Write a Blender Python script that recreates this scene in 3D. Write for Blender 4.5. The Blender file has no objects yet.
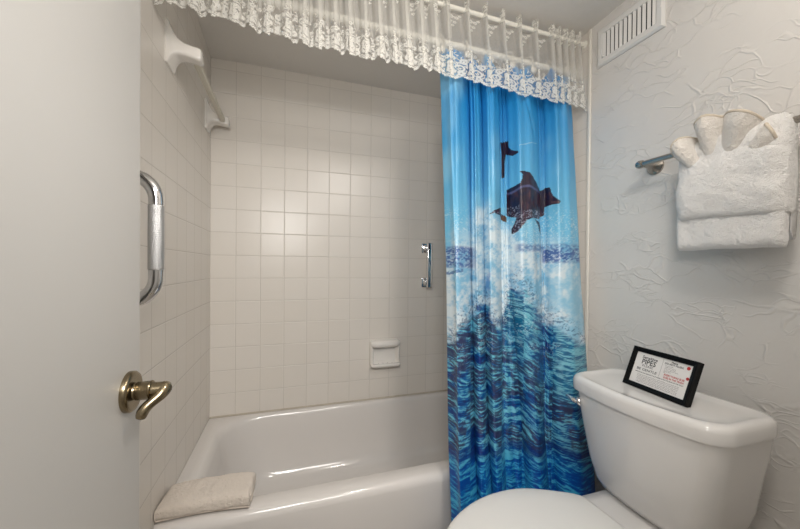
import bpy, bmesh, math
import numpy as np
from mathutils import Vector, Matrix

ZR = 0.38          # height of the tub rim above the floor; all coordinates below are relative to the rim
W = 1.5245         # width of the room = length of the tub
SC = bpy.context.scene
COL = SC.collection
PI = math.pi

# ------------------------------------------------------------------ materials
def new_mat(name):
    m = bpy.data.materials.new(name); m.use_nodes = True
    nt = m.node_tree
    for n in list(nt.nodes):
        nt.nodes.remove(n)
    out = nt.nodes.new('ShaderNodeOutputMaterial')
    b = nt.nodes.new('ShaderNodeBsdfPrincipled')
    nt.links.new(b.outputs[0], out.inputs[0])
    return m, nt, b, out

def N(nt, typ, **kw):
    n = nt.nodes.new(typ)
    for k, v in kw.items():
        setattr(n, k, v)
    return n

def math_node(nt, op, a, b=None, c=None, clamp=False):
    n = nt.nodes.new('ShaderNodeMath'); n.operation = op; n.use_clamp = clamp
    for i, v in enumerate((a, b, c)):
        if v is None: continue
        if isinstance(v, (int, float)): n.inputs[i].default_value = v
        else: nt.links.new(v, n.inputs[i])
    return n.outputs[0]

def simple(name, col, rough=0.5, metal=0.0, coat=0.0, noise=0.0, nscale=20, bump=0.0, bscale=60, bdist=0.002, var=None, ior=1.5, sheen=0.0):
    m, nt, b, out = new_mat(name)
    b.inputs['Base Color'].default_value = (*col, 1)
    b.inputs['Roughness'].default_value = rough
    b.inputs['Metallic'].default_value = metal
    b.inputs['Coat Weight'].default_value = coat
    b.inputs['IOR'].default_value = ior
    b.inputs['Sheen Weight'].default_value = sheen
    tc = N(nt, 'ShaderNodeTexCoord')
    if noise > 0:
        nz = N(nt, 'ShaderNodeTexNoise'); nz.inputs['Scale'].default_value = nscale; nz.inputs['Detail'].default_value = 4
        nt.links.new(tc.outputs['Object'], nz.inputs['Vector'])
        mx = N(nt, 'ShaderNodeMix', data_type='RGBA')
        c2 = var if var else tuple(max(0, c * (1 - noise)) for c in col)
        mx.inputs[6].default_value = (*col, 1); mx.inputs[7].default_value = (*c2, 1)
        nt.links.new(nz.outputs[0], mx.inputs[0]); nt.links.new(mx.outputs[2], b.inputs['Base Color'])
    if bump > 0:
        nz = N(nt, 'ShaderNodeTexNoise'); nz.inputs['Scale'].default_value = bscale; nz.inputs['Detail'].default_value = 5
        nt.links.new(tc.outputs['Object'], nz.inputs['Vector'])
        bp = N(nt, 'ShaderNodeBump'); bp.inputs['Strength'].default_value = bump; bp.inputs['Distance'].default_value = bdist
        nt.links.new(nz.outputs[0], bp.inputs['Height']); nt.links.new(bp.outputs[0], b.inputs['Normal'])
    return m

def tile_mat(name, axis, off, base, T=0.108, g=0.0017, gcol=(0.60, 0.565, 0.52)):
    """glazed square wall tiles, T pitch, laid on axis ('X' or 'Y') by Z"""
    m, nt, b, out = new_mat(name)
    geo = N(nt, 'ShaderNodeNewGeometry')
    sep = N(nt, 'ShaderNodeSeparateXYZ'); nt.links.new(geo.outputs['Position'], sep.inputs[0])
    a = math_node(nt, 'ADD', sep.outputs[axis], off)
    z = math_node(nt, 'SUBTRACT', sep.outputs['Z'], ZR)
    def prep(v):
        s = math_node(nt, 'DIVIDE', v, T)
        cell = math_node(nt, 'FLOOR', s)
        fr = math_node(nt, 'FRACT', s)
        d = math_node(nt, 'SUBTRACT', 0.5, math_node(nt, 'ABSOLUTE', math_node(nt, 'SUBTRACT', fr, 0.5)))
        return cell, math_node(nt, 'MULTIPLY', d, T), fr
    ca, da, fa = prep(a); cz, dz, fz = prep(z)
    d = math_node(nt, 'MINIMUM', da, dz)
    # cushion-edged tile: 0 in the joint -> 1 on the face
    mr = N(nt, 'ShaderNodeMapRange', interpolation_type='SMOOTHERSTEP'); nt.links.new(d, mr.inputs[0])
    mr.inputs[1].default_value = g * 0.25; mr.inputs[2].default_value = g * 1.9
    gm = N(nt, 'ShaderNodeMapRange', interpolation_type='SMOOTHSTEP'); nt.links.new(d, gm.inputs[0])
    gm.inputs[1].default_value = g * 0.35; gm.inputs[2].default_value = g * 0.8
    comb = N(nt, 'ShaderNodeCombineXYZ'); nt.links.new(ca, comb.inputs[0]); nt.links.new(cz, comb.inputs[1])
    wn = N(nt, 'ShaderNodeTexWhiteNoise'); nt.links.new(comb.outputs[0], wn.inputs[0])
    mx = N(nt, 'ShaderNodeMix', data_type='RGBA')
    mx.inputs[6].default_value = (*base, 1); mx.inputs[7].default_value = (base[0]*0.98, base[1]*0.975, base[2]*0.965, 1)
    nt.links.new(wn.outputs[0], mx.inputs[0])
    mg = N(nt, 'ShaderNodeMix', data_type='RGBA')
    mg.inputs[6].default_value = (*gcol, 1); nt.links.new(mx.outputs[2], mg.inputs[7]); nt.links.new(gm.outputs[0], mg.inputs[0])
    nt.links.new(mg.outputs[2], b.inputs['Base Color'])
    rr = N(nt, 'ShaderNodeMapRange'); nt.links.new(gm.outputs[0], rr.inputs[0]); rr.inputs[3].default_value = 0.8; rr.inputs[4].default_value = 0.30
    nt.links.new(rr.outputs[0], b.inputs['Roughness'])
    # height: joint + slight lean of every tile + waviness
    wc = N(nt, 'ShaderNodeSeparateColor'); nt.links.new(wn.outputs[1], wc.inputs[0])
    la = math_node(nt, 'MULTIPLY', math_node(nt, 'SUBTRACT', wc.outputs[0], 0.5), math_node(nt, 'SUBTRACT', fa, 0.5))
    lz = math_node(nt, 'MULTIPLY', math_node(nt, 'SUBTRACT', wc.outputs[1], 0.5), math_node(nt, 'SUBTRACT', fz, 0.5))
    nz = N(nt, 'ShaderNodeTexNoise'); nz.inputs['Scale'].default_value = 9; nz.inputs['Detail'].default_value = 2
    nt.links.new(geo.outputs['Position'], nz.inputs['Vector'])
    h = math_node(nt, 'ADD', mr.outputs[0], math_node(nt, 'MULTIPLY', math_node(nt, 'ADD', la, lz), 0.9))
    h = math_node(nt, 'ADD', h, math_node(nt, 'MULTIPLY', nz.outputs[0], 0.9))
    bp = N(nt, 'ShaderNodeBump'); bp.inputs['Strength'].default_value = 0.7; bp.inputs['Distance'].default_value = 0.0009
    nt.links.new(h, bp.inputs['Height']); nt.links.new(bp.outputs[0], b.inputs['Normal'])
    return m

def plaster_mat(name, base, strength=1.0):
    """hand-trowelled plaster with thin curved ridges"""
    m, nt, b, out = new_mat(name)
    b.inputs['Base Color'].default_value = (*base, 1); b.inputs['Roughness'].default_value = 0.36
    geo = N(nt, 'ShaderNodeNewGeometry')
    nw = N(nt, 'ShaderNodeTexNoise'); nw.inputs['Scale'].default_value = 4.5; nw.inputs['Detail'].default_value = 3
    nt.links.new(geo.outputs['Position'], nw.inputs['Vector'])
    def ridges(scale, warp, rot, stretch, mscale, lo, hi, width):
        vm = N(nt, 'ShaderNodeVectorMath', operation='MULTIPLY_ADD')
        nt.links.new(nw.outputs['Color'], vm.inputs[0]); vm.inputs[1].default_value = (warp,)*3
        nt.links.new(geo.outputs['Position'], vm.inputs[2])
        mp = N(nt, 'ShaderNodeMapping'); mp.inputs['Rotation'].default_value = (rot, 0, 0); mp.inputs['Scale'].default_value = (1, stretch, 1)
        nt.links.new(vm.outputs[0], mp.inputs['Vector'])
        vo = N(nt, 'ShaderNodeTexVoronoi', feature='DISTANCE_TO_EDGE'); vo.inputs['Scale'].default_value = scale
        nt.links.new(mp.outputs[0], vo.inputs['Vector'])
        r = N(nt, 'ShaderNodeMapRange', interpolation_type='SMOOTHSTEP'); nt.links.new(vo.outputs['Distance'], r.inputs[0])
        r.inputs[1].default_value = 0.0; r.inputs[2].default_value = width; r.inputs[3].default_value = 1; r.inputs[4].default_value = 0
        mk = N(nt, 'ShaderNodeTexNoise'); mk.inputs['Scale'].default_value = mscale; mk.inputs['Detail'].default_value = 1.5
        nt.links.new(mp.outputs[0], mk.inputs['Vector'])
        k = N(nt, 'ShaderNodeMapRange', interpolation_type='SMOOTHSTEP'); nt.links.new(mk.outputs[0], k.inputs[0])
        k.inputs[1].default_value = lo; k.inputs[2].default_value = hi
        return math_node(nt, 'MULTIPLY', r.outputs[0], k.outputs[0])
    a = ridges(19, 0.15, 0.5, 0.45, 8, 0.51, 0.60, 0.060)
    c = ridges(33, 0.20, -0.7, 0.4, 11, 0.51, 0.60, 0.075)
    e_ = ridges(26, 0.22, 1.2, 0.4, 9, 0.52, 0.61, 0.070)
    c = math_node(nt, 'MAXIMUM', c, e_)
    f = N(nt, 'ShaderNodeTexNoise'); f.inputs['Scale'].default_value = 55; f.inputs['Detail'].default_value = 4
    nt.links.new(geo.outputs['Position'], f.inputs['Vector'])
    g = N(nt, 'ShaderNodeTexNoise'); g.inputs['Scale'].default_value = 12; g.inputs['Detail'].default_value = 3
    nt.links.new(geo.outputs['Position'], g.inputs['Vector'])
    h = math_node(nt, 'ADD', a, math_node(nt, 'MULTIPLY', c, 0.9))
    h = math_node(nt, 'ADD', h, math_node(nt, 'MULTIPLY', f.outputs[0], 0.22))
    h = math_node(nt, 'ADD', h, math_node(nt, 'MULTIPLY', g.outputs[0], 1.5))
    bp = N(nt, 'ShaderNodeBump'); bp.inputs['Strength'].default_value = 0.62 * strength; bp.inputs['Distance'].default_value = 0.0022
    nt.links.new(h, bp.inputs['Height']); nt.links.new(bp.outputs[0], b.inputs['Normal'])
    return m

def attr_mat(name, rough, coat, transl):
    m, nt, b, out = new_mat(name)
    at = N(nt, 'ShaderNodeAttribute', attribute_name='print')
    nt.links.new(at.outputs['Color'], b.inputs['Base Color'])
    b.inputs['Roughness'].default_value = rough; b.inputs['Coat Weight'].default_value = coat; b.inputs['Coat Roughness'].default_value = 0.12
    tr = N(nt, 'ShaderNodeBsdfTranslucent'); nt.links.new(at.outputs['Color'], tr.inputs[0])
    mx = N(nt, 'ShaderNodeMixShader'); mx.inputs[0].default_value = transl
    nt.links.new(b.outputs[0], mx.inputs[1]); nt.links.new(tr.outputs[0], mx.inputs[2]); nt.links.new(mx.outputs[0], out.inputs[0])
    return m

def lace_mat():
    m, nt, b, out = new_mat('white_lace')
    at = N(nt, 'ShaderNodeAttribute', attribute_name='lace')
    b.inputs['Base Color'].default_value = (0.86, 0.85, 0.81, 1); b.inputs['Roughness'].default_value = 0.8
    b.inputs['Specular IOR Level'].default_value = 0.2
    tl = N(nt, 'ShaderNodeBsdfTranslucent'); tl.inputs[0].default_value = (0.86, 0.85, 0.81, 1)
    m1 = N(nt, 'ShaderNodeMixShader'); m1.inputs[0].default_value = 0.35
    nt.links.new(b.outputs[0], m1.inputs[1]); nt.links.new(tl.outputs[0], m1.inputs[2])
    tp = N(nt, 'ShaderNodeBsdfTransparent')
    m2 = N(nt, 'ShaderNodeMixShader'); nt.links.new(at.outputs['Fac'], m2.inputs[0])
    nt.links.new(tp.outputs[0], m2.inputs[1]); nt.links.new(m1.outputs[0], m2.inputs[2]); nt.links.new(m2.outputs[0], out.inputs[0])
    # threads
    geo = N(nt, 'ShaderNodeTexCoord'); nz = N(nt, 'ShaderNodeTexNoise'); nz.inputs['Scale'].default_value = 320
    nt.links.new(geo.outputs['Object'], nz.inputs['Vector'])
    bp = N(nt, 'ShaderNodeBump'); bp.inputs['Strength'].default_value = 0.5; bp.inputs['Distance'].default_value = 0.001
    hh = math_node(nt, 'ADD', at.outputs['Fac'], math_node(nt, 'MULTIPLY', nz.outputs[0], 0.5))
    nt.links.new(hh, bp.inputs['Height']); nt.links.new(bp.outputs[0], b.inputs['Normal'])
    return m

def terry_mat(name, col, s=420):
    m, nt, b, out = new_mat(name)
    b.inputs['Roughness'].default_value = 0.95; b.inputs['Sheen Weight'].default_value = 0.35; b.inputs['Sheen Roughness'].default_value = 0.5
    b.inputs['Specular IOR Level'].default_value = 0.1
    tc = N(nt, 'ShaderNodeTexCoord')
    n1 = N(nt, 'ShaderNodeTexNoise'); n1.inputs['Scale'].default_value = s; n1.inputs['Detail'].default_value = 3
    n2 = N(nt, 'ShaderNodeTexNoise'); n2.inputs['Scale'].default_value = s * 0.22; n2.inputs['Detail'].default_value = 4
    for n in (n1, n2): nt.links.new(tc.outputs['Object'], n.inputs['Vector'])
    h = math_node(nt, 'ADD', math_node(nt, 'MULTIPLY', n1.outputs[0], 0.7), n2.outputs[0])
    bp = N(nt, 'ShaderNodeBump'); bp.inputs['Strength'].default_value = 1.0; bp.inputs['Distance'].default_value = 0.0065
    nt.links.new(h, bp.inputs['Height']); nt.links.new(bp.outputs[0], b.inputs['Normal'])
    mx = N(nt, 'ShaderNodeMix', data_type='RGBA'); mx.inputs[6].default_value = (*[c * 0.9 for c in col], 1); mx.inputs[7].default_value = (*col, 1)
    nt.links.new(n1.outputs[0], mx.inputs[0]); nt.links.new(mx.outputs[2], b.inputs['Base Color'])
    return m

TILE = (0.745, 0.705, 0.655)
M = {
 'tile_back': tile_mat('glazed_tile_back', 'X', 0.0, TILE),
 'tile_left': tile_mat('glazed_tile_left', 'Y', 0.060, TILE),
 'tile_right': tile_mat('glazed_tile_right', 'Y', 0.030, TILE),
 'plaster': plaster_mat('trowelled_plaster', (0.70, 0.675, 0.645)),
 'ceiling': simple('ceiling_paint', (0.78, 0.755, 0.72), 0.9, bump=0.25, bscale=90, bdist=0.003),
 'floor': simple('vinyl_floor', (0.42, 0.38, 0.33), 0.4, noise=0.3, nscale=8),
 'wallpaint': simple('hall_paint', (0.62, 0.60, 0.57), 0.7, bump=0.15, bscale=80),
 'doorpaint': simple('door_paint', (0.66, 0.645, 0.62), 0.42, noise=0.03, nscale=3, bump=0.12, bscale=7, bdist=0.004),
 'trim': simple('white_trim_paint', (0.80, 0.77, 0.71), 0.35, noise=0.05, nscale=30),
 'enamel': simple('tub_enamel', (0.72, 0.69, 0.665), 0.13, noise=0.02, nscale=4, coat=0.3),
 'china': simple('toilet_china', (0.76, 0.74, 0.72), 0.10, noise=0.01, nscale=4, coat=0.4),
 'seat': simple('seat_plastic', (0.80, 0.79, 0.765), 0.28, noise=0.02, nscale=5),
 'ceramic': simple('white_ceramic', (0.82, 0.79, 0.75), 0.12, noise=0.02, nscale=10, coat=0.3),
 'plasticbar': simple('cream_plastic_bar', (0.66, 0.63, 0.54), 0.35, noise=0.05, nscale=20),
 'chrome': simple('chrome', (0.82, 0.82, 0.83), 0.07, metal=1.0, noise=0.05, nscale=15),
 'peened': simple('peened_chrome', (0.66, 0.66, 0.66), 0.40, metal=1.0, bump=1.0, bscale=420, bdist=0.002, noise=0.05),
 'nickel': simple('brushed_nickel', (0.46, 0.43, 0.39), 0.24, metal=1.0, noise=0.2, nscale=30),
 'brass': simple('antique_brass', (0.40, 0.33, 0.22), 0.24, metal=1.0, noise=0.45, nscale=25, var=(0.20, 0.16, 0.10)),
 'darkmetal': simple('dark_metal', (0.03, 0.028, 0.025), 0.4, noise=0.1),
 'rod': simple('white_rod_enamel', (0.85, 0.83, 0.76), 0.25, noise=0.03),
 'ring': simple('white_plastic_ring', (0.78, 0.75, 0.68), 0.35, noise=0.03),
 'ventmetal': simple('vent_paint', (0.74, 0.73, 0.71), 0.4, noise=0.03),
 'duct_dark': simple('duct_shadow', (0.02, 0.02, 0.02), 0.9, noise=0.1),
 'frame': simple('black_frame', (0.004, 0.004, 0.004), 0.38, ior=1.25, noise=0.1, nscale=40),
 'paper': simple('printed_paper', (0.80, 0.78, 0.76), 0.6, noise=0.02),
 'inkblack': simple('black_ink', (0.03, 0.03, 0.035), 0.7, noise=0.1),
 'inkgrey': simple('grey_ink', (0.17, 0.15, 0.15), 0.7, noise=0.1),
 'inkred': simple('red_ink', (0.50, 0.03, 0.03), 0.7, noise=0.1),
 'card': simple('brown_card', (0.48, 0.38, 0.26), 0.9, noise=0.15),
 'terry': terry_mat('white_terry', (0.97, 0.955, 0.935)),
 'terry2': terry_mat('cream_terry', (0.91, 0.86, 0.80)),
 'waffle': terry_mat('oatmeal_towel', (0.92, 0.82, 0.72), 520),
 'hem': simple('cream_hem', (0.64, 0.56, 0.46), 0.9, bump=0.6, bscale=300, noise=0.1),
 'vinyl': attr_mat('printed_vinyl', 0.36, 0.16, 0.10),
 'lace': lace_mat(),
 'lampglass': None,
}
m, nt, b, out = new_mat('lamp_glass'); b.inputs['Emission Color'].default_value = (1, 0.95, 0.88, 1); b.inputs['Emission Strength'].default_value = 1.0
nz = N(nt, 'ShaderNodeTexNoise'); nz.inputs['Scale'].default_value = 3
M['lampglass'] = m

# ------------------------------------------------------------------ helpers
def link(o, parent=None):
    COL.objects.link(o)
    if parent is not None: o.parent = parent
    return o

def wloc(p):
    v = Vector((0, 0, 0))
    while p is not None:
        v = v + p.location; p = p.parent
    return v

def thing(name, label, cat, loc=(0, 0, 0), group=None):
    o = bpy.data.objects.new(name, None); o.empty_display_size = 0.05
    o.location = loc; link(o)
    o['label'] = label; o['category'] = cat
    if group: o['group'] = group
    return o

def tag(o, label, cat, group=None):
    o['label'] = label; o['category'] = cat
    if group: o['group'] = group
    return o

def struct(o):
    o['kind'] = 'structure'; return o

def put(name, verts, faces, mat, parent=None, smooth=True, attrs=None, sub=0, angle=None):
    verts = np.asarray(verts, dtype=float)
    if parent is None:
        lo, hi = verts.min(0), verts.max(0)
        org = np.array([(lo[0]+hi[0])/2, (lo[1]+hi[1])/2, lo[2]])
        loc = Vector(org)
    else:
        org = np.array(wloc(parent)); loc = Vector((0, 0, 0))
    me = bpy.data.meshes.new(name)
    V = verts - org
    me.from_pydata([tuple(v) for v in V] if len(V) < 20000 else V.tolist(), [], [tuple(f) for f in faces] if len(faces) < 20000 else np.asarray(faces).tolist())
    if attrs:
        for k, v in attrs.items():
            if v.ndim == 2:
                a = me.attributes.new(k, 'FLOAT_COLOR', 'POINT')
                c = np.ones((len(v), 4), dtype=np.float32); c[:, :3] = v; a.data.foreach_set('color', c.ravel())
            else:
                a = me.attributes.new(k, 'FLOAT', 'POINT'); a.data.foreach_set('value', v.astype(np.float32))
    me.materials.append(mat)
    bm = bmesh.new(); bm.from_mesh(me)
    if len(V) < 60000 and not attrs:
        bmesh.ops.recalc_face_normals(bm, faces=bm.faces)
    if smooth:
        lim = math.radians(angle if angle else 40)
        for f in bm.faces: f.smooth = True
        if len(V) < 60000:
            for e in bm.edges:
                if len(e.link_faces) == 2 and e.calc_face_angle(0) > lim: e.smooth = False
    bm.to_mesh(me); bm.free()
    o = bpy.data.objects.new(name, me); o.location = loc
    link(o, parent)
    if sub:
        md = o.modifiers.new('sub', 'SUBSURF'); md.levels = sub; md.render_levels = sub
    return o

class MB:
    def __init__(s): s.v = []; s.f = []
    def add(s, V, F):
        k = len(s.v); s.v += [tuple(map(float, p)) for p in V]; s.f += [tuple(int(i)+k for i in f) for f in F]; return s
    def box(s, x0, x1, y0, y1, z0, z1, r=0.0, seg=3):
        bm = bmesh.new(); bmesh.ops.create_cube(bm, size=1)
        for v in bm.verts:
            v.co = Vector(((x0+x1)/2 + v.co.x*(x1-x0), (y0+y1)/2 + v.co.y*(y1-y0), (z0+z1)/2 + v.co.z*(z1-z0)))
        if r > 0:
            bmesh.ops.bevel(bm, geom=list(bm.edges), offset=min(r, 0.49*min(x1-x0, y1-y0, z1-z0)), segments=seg, profile=0.5, affect='EDGES')
        bm.verts.ensure_lookup_table(); bm.verts.index_update()
        V = [tuple(v.co) for v in bm.verts]; F = [tuple(v.index for v in f.verts) for f in bm.faces]; bm.free()
        return s.add(V, F)
    def loft(s, rings, cap0=True, cap1=True):
        n = len(rings[0]); V = [p for r in rings for p in r]; F = []
        for i in range(len(rings)-1):
            for j in range(n):
                a = i*n+j; b = i*n+(j+1) % n
                F.append((a, b, b+n, a+n))
        if cap0: F.append(tuple(range(n))[::-1])
        if cap1: F.append(tuple((len(rings)-1)*n+j for j in range(n)))
        return s.add(V, F)
    def tube(s, path, r, n=16, cap=True, closed=False):
        P = [Vector(p) for p in path]; m_ = len(P)
        rs = r if hasattr(r, '__len__') else [r]*m_
        T = []
        for i in range(m_):
            if closed: t = P[(i+1) % m_] - P[i-1]
            else: t = P[min(i+1, m_-1)] - P[max(i-1, 0)]
            T.append(t.normalized())
        ref = Vector((0, 0, 1)) if abs(T[0].z) < 0.9 else Vector((1, 0, 0))
        u = (ref - T[0]*ref.dot(T[0])).normalized(); rings = []
        for i in range(m_):
            u = (u - T[i]*u.dot(T[i])).normalized(); w = T[i].cross(u)
            rings.append([tuple(P[i] + (u*math.cos(2*PI*k/n) + w*math.sin(2*PI*k/n))*rs[i]) for k in range(n)])
        if closed:
            V = [p for rr in rings for p in rr]; F = []
            for i in range(m_):
                for j in range(n):
                    a = i*n+j; b = i*n+(j+1) % n; i2 = (i+1) % m_
                    F.append((a, b, i2*n+(j+1) % n, i2*n+j))
            return s.add(V, F)
        return s.loft(rings, cap, cap)
    def lathe(s, c, axis, prof, n=32):
        """prof: (distance along axis, radius)"""
        A = Vector(axis).normalized(); c = Vector(c)
        ref = Vector((0, 0, 1)) if abs(A.z) < 0.9 else Vector((1, 0, 0))
        u = (ref - A*ref.dot(A)).normalized(); w = A.cross(u)
        return s.loft([[tuple(c + A*d + (u*math.cos(2*PI*k/n)+w*math.sin(2*PI*k/n))*max(r, 1e-5)) for k in range(n)] for d, r in prof])
    def put(s, name, mat, parent=None, **kw): return put(name, s.v, s.f, mat, parent, **kw)

def rrect(x0, x1, y0, y1, r, z, nc=8, ns=10):
    """rounded rectangle ring, equal point counts whatever the sizes"""
    r = min(r, 0.499*abs(x1-x0), 0.499*abs(y1-y0)); pts = []
    cs = [(x1-r, y0+r, -90), (x1-r, y1-r, 0), (x0+r, y1-r, 90), (x0+r, y0+r, 180)]
    for i, (cx, cy, a0) in enumerate(cs):
        arc = [(cx + r*math.cos(math.radians(a0+90*k/nc)), cy + r*math.sin(math.radians(a0+90*k/nc))) for k in range(nc+1)]
        pts += arc
        nx, ny, a1 = cs[(i+1) % 4]
        e = (nx + r*math.cos(math.radians(a1)), ny + r*math.sin(math.radians(a1)))
        for k in range(1, ns): pts.append((arc[-1][0]+(e[0]-arc[-1][0])*k/ns, arc[-1][1]+(e[1]-arc[-1][1])*k/ns))
    return [(p[0], p[1], z) for p in pts]

# value noise in numpy (fabric prints and soft cloth shapes)
_rng = np.random.RandomState(7); _tab = _rng.rand(512, 512)
def vnoise(x, y):
    xi = np.floor(x).astype(int); yi = np.floor(y).astype(int); fx = x-xi; fy = y-yi
    fx = fx*fx*(3-2*fx); fy = fy*fy*(3-2*fy)
    a = _tab[yi % 512, xi % 512]; b = _tab[yi % 512, (xi+1) % 512]; c = _tab[(yi+1) % 512, xi % 512]; d = _tab[(yi+1) % 512, (xi+1) % 512]
    return (a*(1-fx)+b*fx)*(1-fy)+(c*(1-fx)+d*fx)*fy
def fbm(x, y, o=4, seed=0):
    x = x + seed*17.3; y = y + seed*9.7; s = 0; a = 0.5; t = 0
    for i in range(o):
        s = s + a*vnoise(x, y); t += a; a *= 0.55; x = x*2.03+5.1; y = y*2.03+3.7
    return s/t
def sstep(a, b, x):
    t = np.clip((x-a)/(b-a), 0, 1); return t*t*(3-2*t)
def lerp3(c0, c1, t):
    return c0*(1-t[..., None]) + np.asarray(c1)*t[..., None]
def lin(r, g, b):
    return np.array([((c/255)/12.92 if c/255 <= 0.04045 else ((c/255+0.055)/1.055)**2.4) for c in (r, g, b)])

def grid_faces(nu, nv, keep=None):
    i = np.arange(nv-1)[:, None]*nu + np.arange(nu-1)[None, :]
    F = np.stack([i, i+1, i+1+nu, i+nu], -1).reshape(-1, 4)
    return F if keep is None else F[keep.reshape(-1)]

# ------------------------------------------------------------------ the room
H = 1.80
struct(MB().box(0, W, 0.0, 0.08, -0.38, H).put('wall_back', M['tile_back'], smooth=False))
struct(MB().box(-0.08, 0, -0.792, 0.08, -0.38, H).put('wall_left', M['tile_left'], smooth=False))
struct(MB().box(-0.08, -0.006, -2.0, -0.792, -0.38, H).put('wall_left_painted', M['wallpaint'], smooth=False))
struct(MB().box(W, W+0.08, -0.671, 0.08, -0.38, H).put('wall_right', M['tile_right'], smooth=False))
struct(MB().box(W, W+0.08, -2.0, -0.671, -0.38, H).put('wall_right_plaster', M['plaster'], smooth=False))
# the wall with the doorway, behind the viewpoint
fw_ = MB(); fw_.box(0.93, W, -2.0, -1.9, -0.38, H); fw_.box(-0.006, 0.09, -2.0, -1.9, -0.38, H); fw_.box(0.09, 0.93, -2.0, -1.9, 1.66, H)
struct(fw_.put('wall_front', M['wallpaint'], smooth=False))
cz = lambda y: 1.664 - 0.050*y
V = [(x, y, cz(y)+t) for t in (0, 0.08) for x in (-0.08, W+0.08) for y in (-2.0, 0.08)]
struct(put('ceiling', V, [(0, 1, 3, 2), (4, 6, 7, 5), (0, 4, 5, 1), (2, 3, 7, 6), (0, 2, 6, 4), (1, 5, 7, 3)], M['ceiling'], smooth=False))
struct(MB().box(-0.08, W+0.08, -3.2, 0.08, -0.46, -0.38).put('floor', M['floor'], smooth=False))
# hall beyond the doorway (never seen directly, but it lights and reflects)
hl = MB(); hl.box(-0.6, 2.1, -3.3, -3.2, -0.38, H); hl.box(-0.7, -0.6, -3.3, -2.0, -0.38, H); hl.box(2.1, 2.2, -3.3, -2.0, -0.38, H)
struct(hl.put('wall_hall', M['wallpaint'], smooth=False))
# bright bullnose edge where the tile stops on the right wall and on the left wall
struct(MB().box(W-0.007, W, -0.679, -0.664, -0.38, 1.695, 0.004).put('trim_1', M['trim']))
struct(MB().box(-0.006, 0.004, -0.802, -0.788, -0.38, 1.70, 0.003).put('trim_2', M['trim']))

# door leaf, opened against the left wall; its free edge faces the tub
EX, EY = 0.101, -1.071
dd = Vector((-0.03, -1, 0)).normalized(); dn = Vector((1, -0.03, 0)).normalized()
def D(u, n, z): return tuple(Vector((EX, EY, 0)) + dd*u + dn*n + Vector((0, 0, z)))
def dmap(mb):
    q = MB(); q.v = [D(p[0], p[1], p[2]) for p in mb.v]; q.f = mb.f; return q
door = thing('door_1', 'x', 'x', (EX, EY, -0.37)); del door['label']; del door['category']; struct(door)
dmap(MB().box(0, 0.76, -0.035, 0, -0.37, 1.64, 0.002)).put('door_panel', M['doorpaint'], door)
LZ = 0.504; LU = 0.041
lv = MB()
lv.lathe(D(LU, 0, LZ), dn, [(0, 0.0325), (0.006, 0.0325), (0.0085, 0.0305), (0.0095, 0.027), (0.0085, 0.022), (0.009, 0.0135), (0.014, 0.0120), (0.030, 0.0115)], 40)
dh = lv.put('door_rosette', M['brass'], door)
sp = MB(); sp.lathe(D(LU, 0, LZ), dn, [(0.012, 0.0145), (0.030, 0.0150), (0.0315, 0.0158), (0.033, 0.0150), (0.034, 0.0125), (0.048, 0.0120), (0.054, 0.0115), (0.058, 0.007), (0.058, 0.0)], 32)
sp.put('door_spindle', M['brass'], dh)
pa = [(LU-0.006, 0.046, LZ+0.004), (LU+0.000, 0.051, LZ+0.002), (LU+0.007, 0.050, LZ-0.004), (LU+0.014, 0.043, LZ-0.011), (LU+0.020, 0.034, LZ-0.017), (LU+0.025, 0.028, LZ-0.026), (LU+0.027, 0.026, LZ-0.038)]
MB().tube([D(*p) for p in pa], [0.0120, 0.0120, 0.0100, 0.0080, 0.0080, 0.0090, 0.0075], 18).put('door_lever', M['brass'], dh, sub=1)
MB().lathe(D(LU, 0, LZ), dn, [(0.0575, 0.004), (0.060, 0.004), (0.0605, 0.0)], 16).put('privacy_button', M['darkmetal'], dh)
# ------------------------------------------------------------------ bathtub
tub = thing('bathtub', 'white enamelled alcove bathtub filling the tiled recess behind the curtain', 'bathtub', (W/2, -0.36, -0.38))
F0 = -0.711
def tr(x0, x1, y0, y1, r, z): return rrect(x0, x1, y0, y1, r, z, 10, 14)
g = 0.001
rings = [tr(g, W-g, F0+0.012, -g, 0.003, -0.379), tr(g, W-g, F0+0.008, -g, 0.003, -0.20), tr(g, W-g, F0+0.003, -g, 0.003, -0.06), tr(g, W-g, F0, -g, 0.003, -0.030),
         tr(g, W-g, F0+0.001, -g, 0.003, -0.020), tr(g, W-g, F0+0.005, -g, 0.003, -0.011), tr(g, W-g, F0+0.012, -g, 0.003, -0.004), tr(g, W-g, F0+0.022, -g, 0.003, -0.0005),
         tr(0.03, W-0.03, F0+0.035, -0.012, 0.06, 0.0),
         tr(0.050, W-0.06, -0.642, -0.020, 0.13, -0.001), tr(0.060, W-0.07, -0.634, -0.025, 0.15, -0.005), tr(0.069, W-0.08, -0.626, -0.030, 0.16, -0.014), tr(0.076, W-0.085, -0.620, -0.035, 0.16, -0.030),
         tr(0.088, W-0.09, -0.608, -0.043, 0.16, -0.09), tr(0.110, W-0.10, -0.592, -0.056, 0.16, -0.18), tr(0.135, W-0.11, -0.578, -0.072, 0.15, -0.245), tr(0.160, W-0.125, -0.562, -0.088, 0.14, -0.275),
         tr(0.195, W-0.145, -0.540, -0.112, 0.12, -0.293), tr(0.25, W-0.18, -0.50, -0.150, 0.10, -0.301), tr(0.42, W-0.30, -0.42, -0.23, 0.06, -0.304)]
MB().loft(rings, True, True).put('tub_shell', M['enamel'], tub, angle=75)
MB().tube([(g+0.002, -0.004, 0.003), (W-0.003, -0.004, 0.003)], 0.004, 8).put('caulk_bead', simple('old_caulk', (0.60, 0.55, 0.47), 0.6, noise=0.5, nscale=30, var=(0.42, 0.36, 0.28)), tub)
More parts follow.
